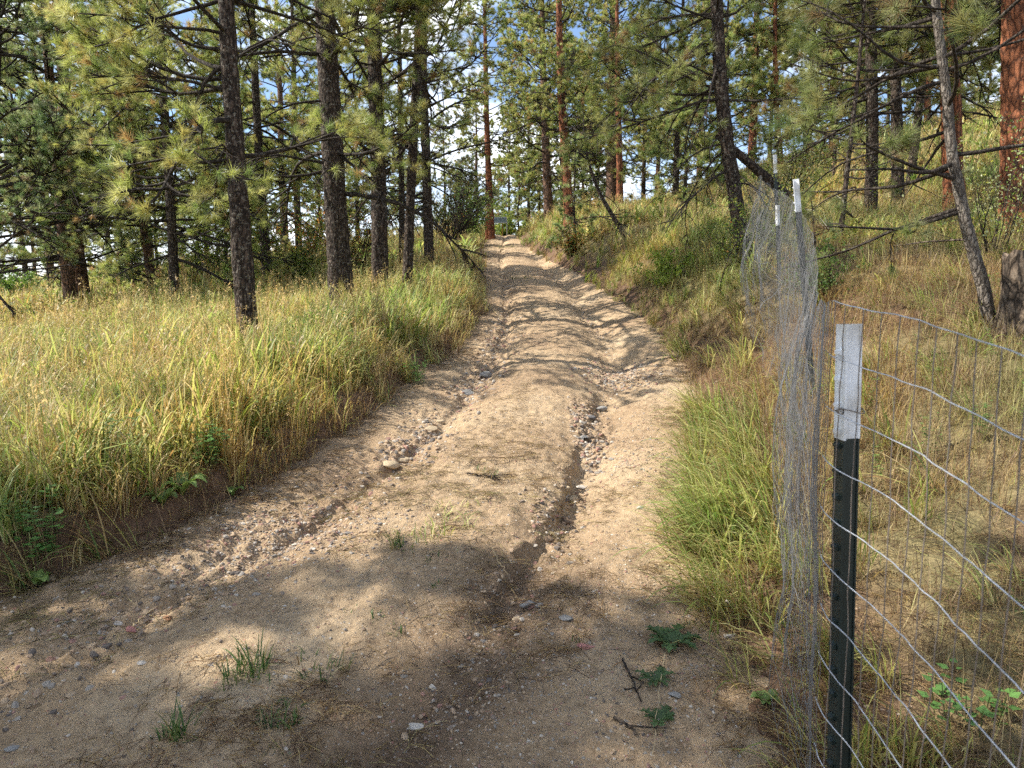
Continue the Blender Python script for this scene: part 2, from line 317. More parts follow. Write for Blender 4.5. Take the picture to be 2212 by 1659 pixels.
def plain(name, col, rough=.5, metal=0, var=.25, scale=40):
    m, t, n, l, o = newmat(name)
    tcn = n.new('ShaderNodeTexCoord'); nn = noise(n, l, scale, 5, .6, tcn.outputs['Object'])
    r = ramp(n, [(.3, tuple(c * (1 - var) for c in col)), (.7, tuple(min(1, c * (1 + var * .5)) for c in col))]); l.new(nn.outputs['Fac'], r.inputs['Fac'])
    p = n.new('ShaderNodeBsdfPrincipled'); p.inputs['Roughness'].default_value = rough; p.inputs['Metallic'].default_value = metal; l.new(r.outputs[0], p.inputs['Base Color'])
    l.new(p.outputs[0], o.inputs['Surface']); return m
PEBBLE = stonemat('pebbles', [(0, (.36, .255, .165)), (.28, (.24, .185, .14)), (.42, (.42, .31, .20)), (.62, (.31, .275, .23)), (.74, (.33, .185, .14)), (.82, (.12, .10, .085)), (.90, (.52, .46, .38))])
WIREG = plain('galvanised_wire', (.55, .57, .6), .38, .6, .3, 60)
WIREM = plain('dull_wire', (.20, .195, .19), .5, .4, .4, 60)
WIRED = plain('weathered_wire', (.20, .165, .135), .6, .3, .4, 60)
def enamel(nm, col, chip, amount):
    m, t, n, l, o = newmat(nm); tcn = n.new('ShaderNodeTexCoord')
    a = noise(n, l, 60, 6, .7, tcn.outputs['Object']); g = noise(n, l, 9, 4, .6, tcn.outputs['Object'])
    ra = ramp(n, [(amount, (0, 0, 0)), (amount + .02, (1, 1, 1))]); l.new(a.outputs['Fac'], ra.inputs['Fac'])
    rg = ramp(n, [(.35, (.62, .58, .52)), (.6, (1, 1, 1))]); l.new(g.outputs['Fac'], rg.inputs['Fac'])
    c = mixc(n, l, 1.0, (*col, 1), rg.outputs[0], 'MULTIPLY'); c = mixc(n, l, ra.outputs[0], c, (*chip, 1))
    p = n.new('ShaderNodeBsdfPrincipled'); p.inputs['Roughness'].default_value = .45; l.new(c, p.inputs['Base Color']); l.new(p.outputs[0], o.inputs['Surface']); return m
POSTG = enamel('dark_green_enamel', (.011, .022, .020), (.10, .045, .02), .70)
POSTW = enamel('white_enamel', (.76, .78, .80), (.22, .10, .05), .69)

# ------------------------------------------------------------------ ground and road
def grow_axis(lo, hi, c0, c1, d, g):
    a = list(np.arange(c0, c1, d)); s = d; x = c1
    while x < hi: a.append(x); s *= g; x += s
    a.append(hi); s = d; x = c0 - d; b = []
    while x > lo: b.append(x); s *= g; x -= s
    b.append(lo); return np.array(b[::-1] + a)
def sheet(name, X, Y, Z, mat, attrs=None):
    ny, nx = X.shape; V = np.stack([X, Y, Z], -1).reshape(-1, 3)
    i = np.arange(ny - 1)[:, None] * nx + np.arange(nx - 1)[None]; F = np.stack([i, i + 1, i + nx + 1, i + nx], -1).reshape(-1, 4)
    return link(name, fastmesh(name, V, F, [mat], True, attrs=attrs))
gx = grow_axis(-420, 420, -5, 4.5, .035, 1.045); gy = grow_axis(-20, 700, 1, 10, .035, 1.03)
GX, GY = np.meshgrid(gx, gy); GZ = H(GX, GY)
el, er = xl(GY) - GX, GX - xr(GY)
bare = np.clip(1.2 * (1 - sst(.1, .35, el)), 0, 1) * (el > -1) * 1.0
bare = np.where(er > -.3, np.clip(1 - sst(.25, .75, er + .2 * fbm(GX * 2, GY * 2, 2, 3)), 0, 1), bare)
bare = np.maximum(bare, sst(.45, .62, vn(GX * .8, GY * .8, None, 77)) * (er > .3) * (GY < 7) * .9)
tag(sheet('ground', GX, GY, GZ, groundmat(), {'bare': bare.ravel()}), kind='structure')
ys = [-10.0]
while ys[-1] < 46:
    y = ys[-1]; ys.append(y + (.3 if y < 0.2 else .016 if y < 5 else .016 + .0035 * (y - 5)))
ys = np.array(ys); ts = np.linspace(0, 1, 230)
RXm = (smi(ys, LY, LX) - .28)[:, None] * (1 - ts) + (smi(ys, RY, RX) + .4)[:, None] * ts; RYm = np.repeat(ys[:, None], len(ts), 1)
a_, b_ = ruts(RXm, RYm)
damp_dark = .9 * np.exp(-((b_ + .02 - .12 * sst(2, 3, RYm)) / .30) ** 2) * (1 - sst(2.9, 3.9, RYm + .5 * fbm(RXm * 2, RYm * 2, 3, 61))) * (.55 + .6 * vn(RXm * 3, RYm * 3, None, 62))
damp_dark = np.maximum(damp_dark, .65 * sst(.05, .5, fbm(RXm * 1.6 + 5, RYm * 2.0, 4, 63)) * np.exp(-(a_ / .45) ** 2))
damp_dark = np.maximum(damp_dark, .5 * (1 - sst(0, .3, RXm - xl(RYm))))  # same mask also darkens a strip along the left edge
tag(sheet('dirt_road', RXm, RYm, Hroad(RXm, RYm), roadmat(), {'damp_dark': np.clip(damp_dark, 0, 1).ravel()}), kind='structure')

# ------------------------------------------------------------------ scatter helper (uncountable stuff)
def scatter(name, label, pos, rot, scl, idx, srcs, cat_):
    """srcs: list of meshes; one object whose points carry copies of them"""
    col = bpy.data.collections.new(name + '_sources')
    for i, me in enumerate(srcs):
        so = bpy.data.objects.new(f'{name}_source_{i:02d}', me); col.objects.link(so)
    pos = np.asarray(pos, np.float32); m = bpy.data.meshes.new(name); m.vertices.add(len(pos)); m.vertices.foreach_set('co', pos.ravel())
    for nm, ty, v in (('rot', 'FLOAT_VECTOR', rot), ('scl', 'FLOAT', scl), ('idx', 'INT', idx)):
        t = m.attributes.new(nm, ty, 'POINT'); v = np.asarray(v, np.int32 if ty == 'INT' else np.float32)
        t.data.foreach_set('vector' if ty == 'FLOAT_VECTOR' else 'value', v.ravel())
    o = link(name, m); tag(o, label, cat_, None, 'stuff')
    ng = bpy.data.node_groups.new(name, 'GeometryNodeTree')
    ng.interface.new_socket('Geometry', in_out='INPUT', socket_type='NodeSocketGeometry'); ng.interface.new_socket('Geometry', in_out='OUTPUT', socket_type='NodeSocketGeometry')
    n, l = ng.nodes, ng.links; gi = n.new('NodeGroupInput'); go = n.new('NodeGroupOutput')
    ci = n.new('GeometryNodeCollectionInfo'); ci.inputs['Collection'].default_value = col; ci.inputs['Separate Children'].default_value = True; ci.inputs['Reset Children'].default_value = True
    ip = n.new('GeometryNodeInstanceOnPoints'); ip.inputs['Pick Instance'].default_value = True
    def na(nm, ty):
        q = n.new('GeometryNodeInputNamedAttribute'); q.data_type = ty; q.inputs['Name'].default_value = nm; return [s for s in q.outputs if s.enabled and s.name == 'Attribute'][0]
    e = n.new('FunctionNodeEulerToRotation'); l.new(na('rot', 'FLOAT_VECTOR'), e.inputs[0])
    l.new(gi.outputs[0], ip.inputs['Points']); l.new(ci.outputs[0], ip.inputs['Instance']); l.new(na('idx', 'INT'), ip.inputs['Instance Index']); l.new(e.outputs[0], ip.inputs['Rotation']); l.new(na('scl', 'FLOAT'), ip.inputs['Scale'])
    l.new(ip.outputs[0], go.inputs[0]); md = o.modifiers.new('scatter', 'NODES'); md.node_group = ng
    return o

# ------------------------------------------------------------------ grass blades
GREEN = np.array([(.21, .28, .07), (.28, .34, .09), (.36, .40, .13), (.14, .20, .05)])
STRAW = np.array([(.46, .35, .16), (.40, .29, .12), (.52, .42, .22), (.34, .22, .10)])
YELLOW = np.array([(.48, .46, .17), (.58, .53, .25), (.44, .44, .15)])
BROWN = np.array([(.22, .14, .08), (.30, .21, .12), (.13, .08, .05)])
def pal(rng, n, wG, wY, wS, wB):
    P = np.concatenate([GREEN, YELLOW, STRAW, BROWN]); w = np.r_[np.full(4, wG / 4), np.full(3, wY / 3), np.full(4, wS / 4), np.full(3, wB / 3)]
    return P[rng.choice(len(P), n, p=w / w.sum())] * rng.uniform(.8, 1.2, (n, 1))
def blades(rng, n, rad, hmin, hmax, wid, bend, seg, palette, tilt=.25, dirbias=None, fold=0):
    az = rng.uniform(0, 2 * np.pi, n); rr = rad * np.sqrt(rng.uniform(0, 1, n)); b = rng.uniform(0, 2 * np.pi, n)
    base = np.stack([rr * np.cos(b), rr * np.sin(b), np.full(n, -.02)], -1)
    L = rng.uniform(hmin, hmax, n); w = wid * rng.uniform(.6, 1.3, n)
    if dirbias is not None: az = dirbias + rng.normal(0, .45, n)
    out = np.stack([np.cos(az), np.sin(az), np.zeros(n)], -1); side = np.stack([-np.sin(az), np.cos(az), np.zeros(n)], -1)
    th = np.abs(rng.normal(0, tilt, n)) if dirbias is None else np.abs(rng.normal(tilt, .25, n)); kb = bend * rng.uniform(.3, 1.4, n)
    t = np.linspace(0, 1, seg + 1); V = []; p = base.copy(); pts = [p]
    for i in range(seg):
        ang = np.clip(th + kb * (t[i] ** 1.6) , 0, 2.5); step = (L / seg)[:, None]
        p = p + step * (out * np.sin(ang)[:, None] + np.array([0, 0, 1]) * np.cos(ang)[:, None]); pts.append(p)
    P = np.stack(pts, 1)
    prof = np.sin(np.pi * (.18 + .82 * t)) ** .7 if seg > 2 else 1 - t * .8
    prof[-1] = .03
    tw = rng.uniform(-.8, .8, n)[:, None] * t[None]
    sd_ = side[:, None] * np.cos(tw)[..., None] + np.array([0, 0, 1]) * np.sin(tw)[..., None] * .6
    A = P + sd_ * (w[:, None] * prof[None] / 2)[..., None]; B = P - sd_ * (w[:, None] * prof[None] / 2)[..., None]
    V = np.stack([A, B], 2).reshape(n, -1, 3); k = 2 * (seg + 1)
    i = np.arange(n)[:, None] * k + 2 * np.arange(seg)[None]; F = np.stack([i, i + 1, i + 3, i + 2], -1).reshape(-1, 4)
    col = np.repeat(palette, k, 0)
    return V.reshape(-1, 3), F, col, P
def joinc(parts):
    Vs, Fs, Cs, o = [], [], [], 0
    for V, F, c in parts: Vs.append(V); Fs.append(F + o); Cs.append(c); o += len(V)
    return np.concatenate(Vs), np.concatenate(Fs), np.concatenate(Cs)
def seedheads(rng, tips, dirs, L, n, w, colr):
    """drooping spikelets on the ends of stalks"""
    m = len(tips); off = rng.uniform(0, 1, (m, n)); az = rng.uniform(0, 2 * np.pi, (m, n))
    base = tips[:, None] - dirs[:, None] * (off * L)[..., None]
    d = unit(np.stack([np.cos(az) * .8, np.sin(az) * .8, rng.uniform(-.9, .5, (m, n))], -1)); ln = rng.uniform(.018, .035, (m, n))[..., None]
    s = unit(np.cross(d, np.array([0, 0, 1.]))) * w; base = base + d * .008
    V = np.stack([base, base + d * ln * .5 + s, base + d * ln, base + d * ln * .5 - s], 2).reshape(-1, 3)
    F = np.arange(m * n * 4).reshape(-1, 4); c = np.tile(colr, (len(V), 1)) * rng.uniform(.8, 1.2, (m * n, 1)).repeat(4, 0)
    return V, F, c
def clump(kind, seed, wide=1.0):
    rng = np.random.default_rng(seed)
    if kind == 'lush':
        n = 15; a = blades(rng, n, .07, .22, .52, .0105 * wide, 1.9, 5, pal(rng, n, .42, .36, .22, 0), .28)[:3]
        n = 10; b = blades(rng, n, .07, .10, .28, .006 * wide, 1.2, 3, pal(rng, n, .3, .2, .4, .1), .5)[:3]; return joinc([a, b])
    if kind == 'mixed':
        n = 14; a = blades(rng, n, .07, .18, .46, .0080 * wide, 1.8, 5, pal(rng, n, .12, .33, .55, 0), .28)[:3]
        n = 14; b = blades(rng, n, .08, .08, .26, .005 * wide, 1.4, 3, pal(rng, n, .1, .15, .5, .25), .55)[:3]; return joinc([a, b])
    if kind == 'dry':
        n = 10; V, F, c, P = blades(rng, n, .08, .40, .68, .0032 * wide, .35, 5, pal(rng, n, 0, .1, .9, 0), .14)
        s = seedheads(rng, P[:4, -1], unit(P[:4, -1] - P[:4, -2]), .13, 9, .004 * wide, np.array([.56, .42, .22]))
        n = 12; b = blades(rng, n, .08, .12, .35, .005 * wide, 1.7, 4, pal(rng, n, .05, .2, .6, .15), .4)[:3]; return joinc([(V, F, c), s, b])
    if kind == 'short':
        n = 34; return blades(rng, n, .11, .04, .16, .0038 * wide, 1.8, 3, pal(rng, n, .12, .14, .46, .28), .85)[:3]
    if kind == 'lying':
        n = 24; a = blades(rng, n, .09, .25, .55, .0085 * wide, 1.35, 5, pal(rng, n, .40, .42, .18, 0), .62, np.pi)[:3]
        n = 12; b = blades(rng, n, .09, .15, .40, .0045 * wide, .9, 4, pal(rng, n, 0, .1, .6, .3), .95, np.pi)[:3]; return joinc([a, b])
    if kind == 'litter':
        n = 30; return blades(rng, n, .14, .10, .34, .004 * wide, .5, 3, pal(rng, n, .02, .04, .34, .6), 1.35)[:3]
    if kind == 'forb':
        parts = []
        for q in range(4):
            az = rng.uniform(0, 6.28); h = rng.uniform(.15, .38); lean = rng.uniform(.0, .3)
            p0 = np.array([rng.uniform(-.05, .05), rng.uniform(-.05, .05), 0]); top = p0 + np.array([math.cos(az) * lean * h, math.sin(az) * lean * h, h])
            V, F = tubes(np.stack([p0, (p0 + top) / 2, top])[None], np.full((1, 3), .0016), 3); parts.append((V, F, np.tile([.15, .15, .06], (len(V), 1))))
            m = int(h / .022); tt = rng.uniform(.25, 1, m)[:, None]; b0 = p0 + (top - p0) * tt; aa = np.arange(m) * 2.4
            d = unit(np.stack([np.cos(aa), np.sin(aa), rng.uniform(.0, .5, m)], -1)); s = unit(np.cross(d, np.array([0, 0, 1.]))); L = rng.uniform(.025, .05, (m, 1))
            V = np.stack([b0, b0 + d * L * .45 + s * L * .28, b0 + d * L + np.array([0, 0, -.006]), b0 + d * L * .45 - s * L * .28], 1).reshape(-1, 3)
            c = np.repeat(np.array([.14, .20, .06]) * rng.uniform(.8, 1.5, (m, 1)), 4, 0); parts.append((V, np.arange(m * 4).reshape(-1, 4), c))
        return joinc(parts)
KINDS = ['lush', 'mixed', 'dry', 'short', 'lying', 'litter', 'forb']; NV = 5
def grass_sources(wide, tagname):
    out = []
    for k in KINDS:
        for s in range(NV):
            V, F, c = clump(k, 100 + 13 * s + hash_k(k), wide); out.append(fastmesh(f'{tagname}_{k}', V, F, [GRASS], False, attrs={'col': c}))
    return out
def hash_k(k): return sum(ord(ch) for ch in k)
def infrustum(P, mx=160, top=-250, bot=420):
    u, v, f = proj(P); return (f > .5) & (u > -mx) & (u < 2212 + mx) & (v > top) & (v < 1659 + bot)
def meadow(ymin, ymax, dens, wide, name, label, scale=1.0, hs=1.0):
    rng = np.random.default_rng(int(ymin * 10) + 3)
    xm = ymax * .85 + 2; n = int((2 * xm) * (ymax - ymin) * dens)
    X = rng.uniform(-xm, xm, n); Y = rng.uniform(ymin, ymax, n); L = xl(Y) - X; Rr = X - xr(Y)
    keep = (L > -.04) | (Rr > -.05); X, Y, L, Rr = X[keep], Y[keep], L[keep], Rr[keep]
    Z = H(X, Y); P = np.stack([X, Y, Z], -1); k = infrustum(P); X, Y, Z, L, Rr, P = X[k], Y[k], Z[k], L[k], Rr[k], P[k]
    n = len(X); u = rng.uniform(0, 1, n); pn = vn(X * .5, Y * .35, None, 88); pn2 = vn(X * 1.1 + 9, Y * 1.1, None, 89)
    idx = np.zeros(n, int); left = L > 0
    # left meadow: lush / mixed, seed stalks in drifts; right hill: mixed, dry, litter in the shade of the pines
    kk = np.where(u < .50 + .7 * (pn - .5), 0, np.where(u < .80, 1, np.where(u < .87 + .1 * (pn2 > .6), 2, np.where(u < .975, 3, 6))))
    kr = np.where(u < .26 + .6 * (pn - .5), 0, np.where(u < .52, 1, np.where(u < .60, 2, np.where(u < .80, 3, np.where(u < .97, 5, 6)))))
    nearR = (~left) & (Rr < 1.3) & (Y < 8); kr = np.where(nearR & (u < .62) & (pn2 > .40), 4, np.where(nearR & (u < .75), 5, np.where(nearR & (u < .9), 3, kr)))
    lit = (~left) & (Y < 8.5) & (X > 1.0 + .12 * Y); kr = np.where(lit & (u < .6), 5, np.where(lit & (u < .8), 3, np.where(lit & (u < .86), 4, kr)))
    edge = left & (L < .26); kk = np.where(edge & (u < .35), 3, np.where(edge & (u < .65), 5, kk))
    kind = np.where(left, kk, kr)
    s = rng.uniform(.6, 1.3, n) * scale * hs * (.8 + .4 * vn(X * 1.7, Y * 1.7, None, 90))
    s = np.where(left, s * (.62 + .38 * sst(.0, .6, L)), s * (.45 + .33 * sst(.1, 1.2, Rr)))
    s = np.where(np.isin(kind, (4, 5)), np.maximum(s, .9), s); s = np.where(nearR & (kind == 4) & (Y > 2.7), s * 1.25, s)
    s = s * np.where((~left) & (Y < 8), np.where(Y < 3.3, .62, .8), 1)
    thin = (rng.uniform(0, 1, n) < np.where(left, 1, np.where(Rr < .35, np.where(Y < 2.7, .30, .7), np.where(Y < 3.4, .45, .7) + .25 * sst(.35, .62, pn2))))
    rot = np.stack([rng.normal(0, .08, n), rng.normal(0, .08, n), rng.uniform(0, 6.28, n)], -1)
    ly = kind == 4; rot[ly, 2] = rng.normal(0.15, .5, ly.sum())
    idx = kind * NV + rng.integers(0, NV, n)
    # order of KINDS in the collection is by source number
    k = thin; scatter(name, label, P[k], rot[k], s[k], idx[k], grass_sources(wide, name), 'grass'); print(name, k.sum())
meadow(1.3, 7, 210, 1.05, 'tall_grass', 'tall green and straw coloured grass nearest the road')
meadow(7, 16, 95, 1.4, 'meadow_grass', 'sunlit green and dry grass around the pine trunks', 1.15)
meadow(16, 48, 16, 2.8, 'hillside_grass', 'far yellow green grass on both sides of the upper road', 1.65, .95)

# ------------------------------------------------------------------ gravel, needle litter
def stonemesh(seed, sub=2, flat=.6, rough=.35, mats=None, name='stone'):
    import bmesh
    rng = np.random.default_rng(seed); bm = bmesh.new(); bmesh.ops.create_icosphere(bm, subdivisions=sub, radius=1)
    V = np.array([v.co[:] for v in bm.verts]); F = np.array([[v.index for v in f.verts] for f in bm.faces]); bm.free()
    for q in range(int(5 + rng.integers(0, 4))):   # chop facets
        nrm = unit(rng.normal(0, 1, 3)); d = rng.uniform(.42, .78); s = V @ nrm; V = V - np.clip(s - d, 0, None)[:, None] * nrm * .85
    V = V * (1 + rough * .35 * fbm(V[:, 0] * 1.7 + seed, V[:, 1] * 1.7, 3, seed, V[:, 2] * 1.7)[:, None])
    V = V * np.array([1, rng.uniform(.6, .95), flat * rng.uniform(.75, 1.2)])
    return fastmesh(name, V, F, mats or [PEBBLE], sub > 2)
def pebbles():
    rng = np.random.default_rng(5); P = []; S = []
    def add(X, Y, s):
        k = (X > xl(Y) - .05) & (X < xr(Y) + .5); X, Y, s = X[k], Y[k], s[k]; P.append(np.stack([X, Y, Htop(X, Y) - s * .05], -1)); S.append(s)
    n = 42000; Y = 1.3 + 7 * rng.uniform(0, 1, n) ** 1.5; X = rng.uniform(-2.6, 2, n); w = vn(X * 2.2, Y * 1.6, None, 95); k = rng.uniform(.1, .85, n) < w; X, Y = X[k], Y[k]; n = len(X); add(X, Y, .0022 + .0085 * rng.uniform(0, 1, n) ** 4)
    n = 5000; Y = 1.4 + 16 * rng.uniform(0, 1, n) ** 1.2; X = smi(Y, AY, AX) + rng.normal(.02, .16, n); add(X, Y, .005 + .02 * rng.uniform(0, 1, n) ** 3)
    n = 2600; Y = 2.2 + 18 * rng.uniform(0, 1, n) ** 1.2; X = smi(Y, BY, BX) + rng.normal(.08, .1, n); add(X, Y, .004 + .02 * rng.uniform(0, 1, n) ** 4)
    n = 3600; Y = rng.uniform(1.4, 3.1, n); X = rng.uniform(-.2, .75, n); add(X, Y, .0025 + .007 * rng.uniform(0, 1, n) ** 2.5)
    for (px, py, rx, ry, m, s0) in ((1345, 815, .34, .5, 900, .026), (620, 1180, .42, .35, 1300, .015), (1385, 980, .25, .5, 400, .014), (300, 1330, .4, .22, 600, .014), (1275, 960, .10, .35, 260, .03), (1262, 900, .12, .3, 200, .026), (1190, 1130, .10, .3, 160, .022), (900, 960, .16, .5, 260, .03), (1030, 830, .14, .8, 240, .032), (1075, 740, .16, 1.6, 240, .034), (480, 1230, .5, .25, 700, .013), (1170, 590, .2, 1.5, 260, .03), (1095, 620, .2, 2.5, 260, .03), (1240, 1085, .1, .1, 60, .02), (640, 1130, .5, .2, 350, .016)):
        c = gp(px, py); add(c[0] + rng.normal(0, rx / 1.6, m), c[1] + rng.normal(0, ry / 1.6, m), s0 * (.35 + .65 * rng.uniform(0, 1, m)))
    P = np.concatenate(P); S = np.concatenate(S); n = len(P)
    rot = np.stack([rng.normal(0, .3, n), rng.normal(0, .3, n), rng.uniform(0, 6.28, n)], -1)
    scatter('gravel', 'loose mixed pebbles strewn over the dirt road and its ruts', P, rot, S, rng.integers(0, 8, n), [stonemesh(s + 1, 2) for s in range(8)], 'gravel')
pebbles()
def litter():
    rng = np.random.default_rng(9); srcs = []
    for s in range(5):                              # a few fallen pine needles and straws lying together
        n = 7; az = rng.uniform(0, 6.28, n); c = np.c_[rng.uniform(-.06, .06, (n, 2)), rng.uniform(.001, .006, n)]; L = rng.uniform(.05, .12, n)
        d = np.stack([np.cos(az), np.sin(az), rng.normal(0, .05, n)], -1); sd_ = np.stack([-np.sin(az), np.cos(az), np.zeros(n)], -1)
        P = np.stack([c - d * L[:, None] / 2, c + sd_ * L[:, None] * .06 * rng.normal(0, 1, (n, 1)) + np.array([0, 0, .004]), c + d * L[:, None] / 2], 1)
        V, F = tubes(P, np.full((n, 3), .0009), 3); cc = np.repeat(pal(rng, n, 0, 0, .35, .65), 9, 0); srcs.append(fastmesh('needle_litter', V, F, [GRASS], attrs={'col': cc}))
    n = 14000; Y = 1.3 + 7.5 * rng.uniform(0, 1, n) ** 1.6; X = rng.uniform(-3, 2.2, n)
    w = vn(X * 1.4, Y * 1.4, None, 71) + .55 * sst(.4, -.1, xr(Y) - X) + .5 * sst(.5, 0, X - xl(Y)) - .25 * sst(3, 5, Y); k = (rng.uniform(.3, 1.0, n) < w) & (X > xl(Y) - .2); X, Y = X[k], Y[k]; n = len(X)
    rot = np.stack([rng.normal(0, .06, n), rng.normal(0, .06, n), rng.uniform(0, 6.28, n)], -1)
    scatter('needle_litter', 'fallen brown pine needles and straw lying on the dirt', np.stack([X, Y, Htop(X, Y) + .003], -1), rot, rng.uniform(.7, 1.3, n), rng.integers(0, 5, n), srcs, 'pine needles')
litter()

# ------------------------------------------------------------------ pines
def catmull(pts, n):
    P = np.asarray(pts, float); d = np.r_[0, np.cumsum(np.linalg.norm(np.diff(P, axis=0), axis=1))]
    t = np.linspace(0, d[-1], n); Q = np.stack([np.interp(t, d, P[:, i]) for i in range(3)], -1)
    for _ in range(3): Q[1:-1] = (Q[:-2] + 2 * Q[1:-1] + Q[2:]) / 4
    return Q
def growp(rng, S, D, L, N, wig, up):               # polylines from S along D with wander and upward pull
    B = len(S); P = [S]; d = unit(D); w = rng.normal(0, 1, (B, 3)) * wig
    for i in range(N - 1):
        w = .6 * w + rng.normal(0, 1, (B, 3)) * wig; d = unit(d + w + np.array([0, 0, 1.]) * (up[:, None] if np.ndim(up) else up)); P.append(P[-1] + d * (L / (N - 1))[:, None])
    return np.stack(P, 1)
def pick(P, idx, t):                               # point and tangent on polyline idx at parameter t
    N = P.shape[1]; f = np.clip(t, 0, .999) * (N - 1); i = f.astype(int); a = P[idx, i]; b = P[idx, i + 1]; return a + (b - a) * (f - i)[:, None], unit(b - a)
def side_dir(rng, T, ang, flat=.5):
    B = len(T); s = unit(np.cross(T, np.array([0, 0, 1.]))) * rng.choice([-1, 1], B)[:, None]; v = np.cross(T, s)
    s = unit(s + v * rng.normal(0, flat, (B, 1))); return unit(T * np.cos(ang)[:, None] + s * np.sin(ang)[:, None])
def needles(rng, P, D, size, K, width, col, spread=1.2):
    n = len(P); th = spread * rng.uniform(.12, 1, (n, K)) ** .7; ph = rng.uniform(0, 2 * np.pi, (n, K))
    a = unit(np.cross(D, unit(rng.normal(0, 1, (n, 3))))); b = np.cross(D, a)
    d = D[:, None] * np.cos(th)[..., None] + (a[:, None] * np.cos(ph)[..., None] + b[:, None] * np.sin(ph)[..., None]) * np.sin(th)[..., None]
    d = unit(d + np.array([0, 0, -.10])); L = (size[:, None] * rng.uniform(.65, 1.1, (n, K)))[..., None]
    base = P[:, None] - D[:, None] * (rng.uniform(0, .09, (n, K)) * (size[:, None] / .15))[..., None]
    s = unit(np.cross(d, rng.normal(0, 1, (n, K, 3)))) * width / 2
    V = np.stack([base - s, base + s, base + d * L + np.array([0, 0, -.004])], 2).reshape(-1, 3)
    return V, np.arange(n * K * 3).reshape(-1, 3), np.repeat(col, K * 3, 0)
NG = np.array([(.27, .30, .09), (.34, .36, .12), (.18, .23, .075), (.42, .41, .17)]); NB = np.array([.36, .24, .11]); NY = np.array([.36, .32, .11])
def pine_parts(seed, path, r0, bark, nside=14, h_dead=1.2, h_live=2.5, nb=7, Lmax=1.9, K=34, width=.0032, size=.15, dens=1.15, brown=.07, hue=0, dead_drop=.0, azbias=None, tipfrac=.12, fine=False, top_r=.16, twigr=1.0, bsides=5, sub=1.0, tone=1.0):
    """returns meshes trunk, branches, foliage for a pine whose trunk follows path (points relative to its base)"""
    rng = np.random.default_rng(seed); Hh = path[-1][2]
    n = int(Hh / (.055 if fine else .25)) + 4; Q = catmull(path, n); t = np.linspace(0, 1, n)
    hh = Q[:, 2] - Q[0, 2]; rad = r0 * ((1 - t) ** .75 * (1 - top_r * .2) + .02) + r0 * .38 * np.exp(-hh / (r0 * 1.3))
    V, F = tubes(Q[None], rad[None], nside)
    ctr = np.repeat(Q, nside, 0); dv = V - ctr
    g = 1 / max(r0, .05)
    k = .10 * fbm(V[:, 0] * 3 * g * .4, V[:, 1] * 3 * g * .4, 3, seed, V[:, 2] * 1.6) 
    if fine: k = k + .11 * fbm(V[:, 0] * 26, V[:, 1] * 26, 3, seed + 3, V[:, 2] * 9) * min(1, .12 / r0 + .3) + .08 * (np.abs(fbm(V[:, 0] * 16, V[:, 1] * 16, 2, seed + 5, V[:, 2] * 5)) < .1) * -1
    V = ctr + dv * (1 + k[:, None]); trunk = fastmesh('trunk', V, F, [bark], True)
    # primary boughs
    nbr = int((Hh - h_dead) * nb); hb = np.sort(rng.uniform(h_dead, Hh * .985, nbr)); live = (hb > h_live + rng.normal(0, .35, nbr)) & (rng.uniform(0, 1, nbr) > .30 - .06 * (hb - h_live))
    az = rng.uniform(0, 2 * np.pi, nbr)
    if azbias is not None: m = rng.uniform(0, 1, nbr) < .5; az[m] = azbias + rng.normal(0, .7, m.sum())
    rel = np.clip((hb - h_live) / max(Hh - h_live, .1), 0, 1)
    L = Lmax * np.where(live, (.95 - .75 * rel ** 1.4) * rng.uniform(.65, 1.12, nbr), rng.uniform(.4, 1.0, nbr) * np.where(rng.uniform(0, 1, nbr) < .25, .3, 1))
    el_ = np.where(live, R(-4) + R(42) * rel + rng.normal(0, R(9), nbr), rng.normal(R(-6), R(16), nbr))
    D = np.stack([np.cos(az) * np.cos(el_), np.sin(az) * np.cos(el_), np.sin(el_)], -1)
    fi = np.interp(hb, hh, np.arange(n)); S = np.stack([np.interp(fi, np.arange(n), Q[:, i]) for i in range(3)], -1)
    rt = np.interp(fi, np.arange(n), rad)
    P1 = growp(rng, S, D, L, 9, .085, np.where(live, .035, -.02 - dead_drop * .06)); br0 = np.minimum(rt * .45, (.007 + .0105 * L)) * rng.uniform(.8, 1.2, nbr) * twigr
    t9 = np.linspace(0, 1, 9); R1 = br0[:, None] * (1 - .8 * t9[None]) + .0012
    tb = [tubes(P1, R1, bsides)]
    # secondary
    m2 = np.maximum(1, (L / .19 * dens * sub * np.where(live, 1, .75)).astype(int)); i2 = np.repeat(np.arange(nbr), m2); t2 = rng.uniform(.22, 1, len(i2)) ** .8
    p2, T2 = pick(P1, i2, t2); D2 = side_dir(rng, T2, rng.uniform(.55, 1.15, len(i2))); L2 = (.16 + (1 - t2) * L[i2] * .52) * rng.uniform(.6, 1.25, len(i2))
    P2 = growp(rng, p2, D2, L2, 5, .12, np.where(live[i2], .07, -.05 - dead_drop * .1)); R2 = (br0[i2] * .42)[:, None] * (1 - .7 * np.linspace(0, 1, 5)[None]) + .001
    tb.append(tubes(P2, R2, 4))
    # twigs
    m3 = np.maximum(1, (L2 / .15).astype(int)); i3 = np.repeat(np.arange(len(i2)), m3); t3 = rng.uniform(.3, 1, len(i3))
    p3, T3 = pick(P2, i3, t3); D3 = side_dir(rng, T3, rng.uniform(.4, 1.0, len(i3)), .8); L3 = rng.uniform(.06, .20, len(i3))
    P3 = growp(rng, p3, D3, L3, 3, .10, np.where(live[i2][i3], .15, -.05)); tb.append(tubes(P3, np.full((len(i3), 3), .0022 * twigr) * np.array([1, .9, .7]), 3))
    Vb, Fb = cat(tb); br = fastmesh('branches', Vb, Fb, [TWIG], True)
    # needle tufts at every live tip
    lv2 = live[i2]; lv3 = lv2[i3]
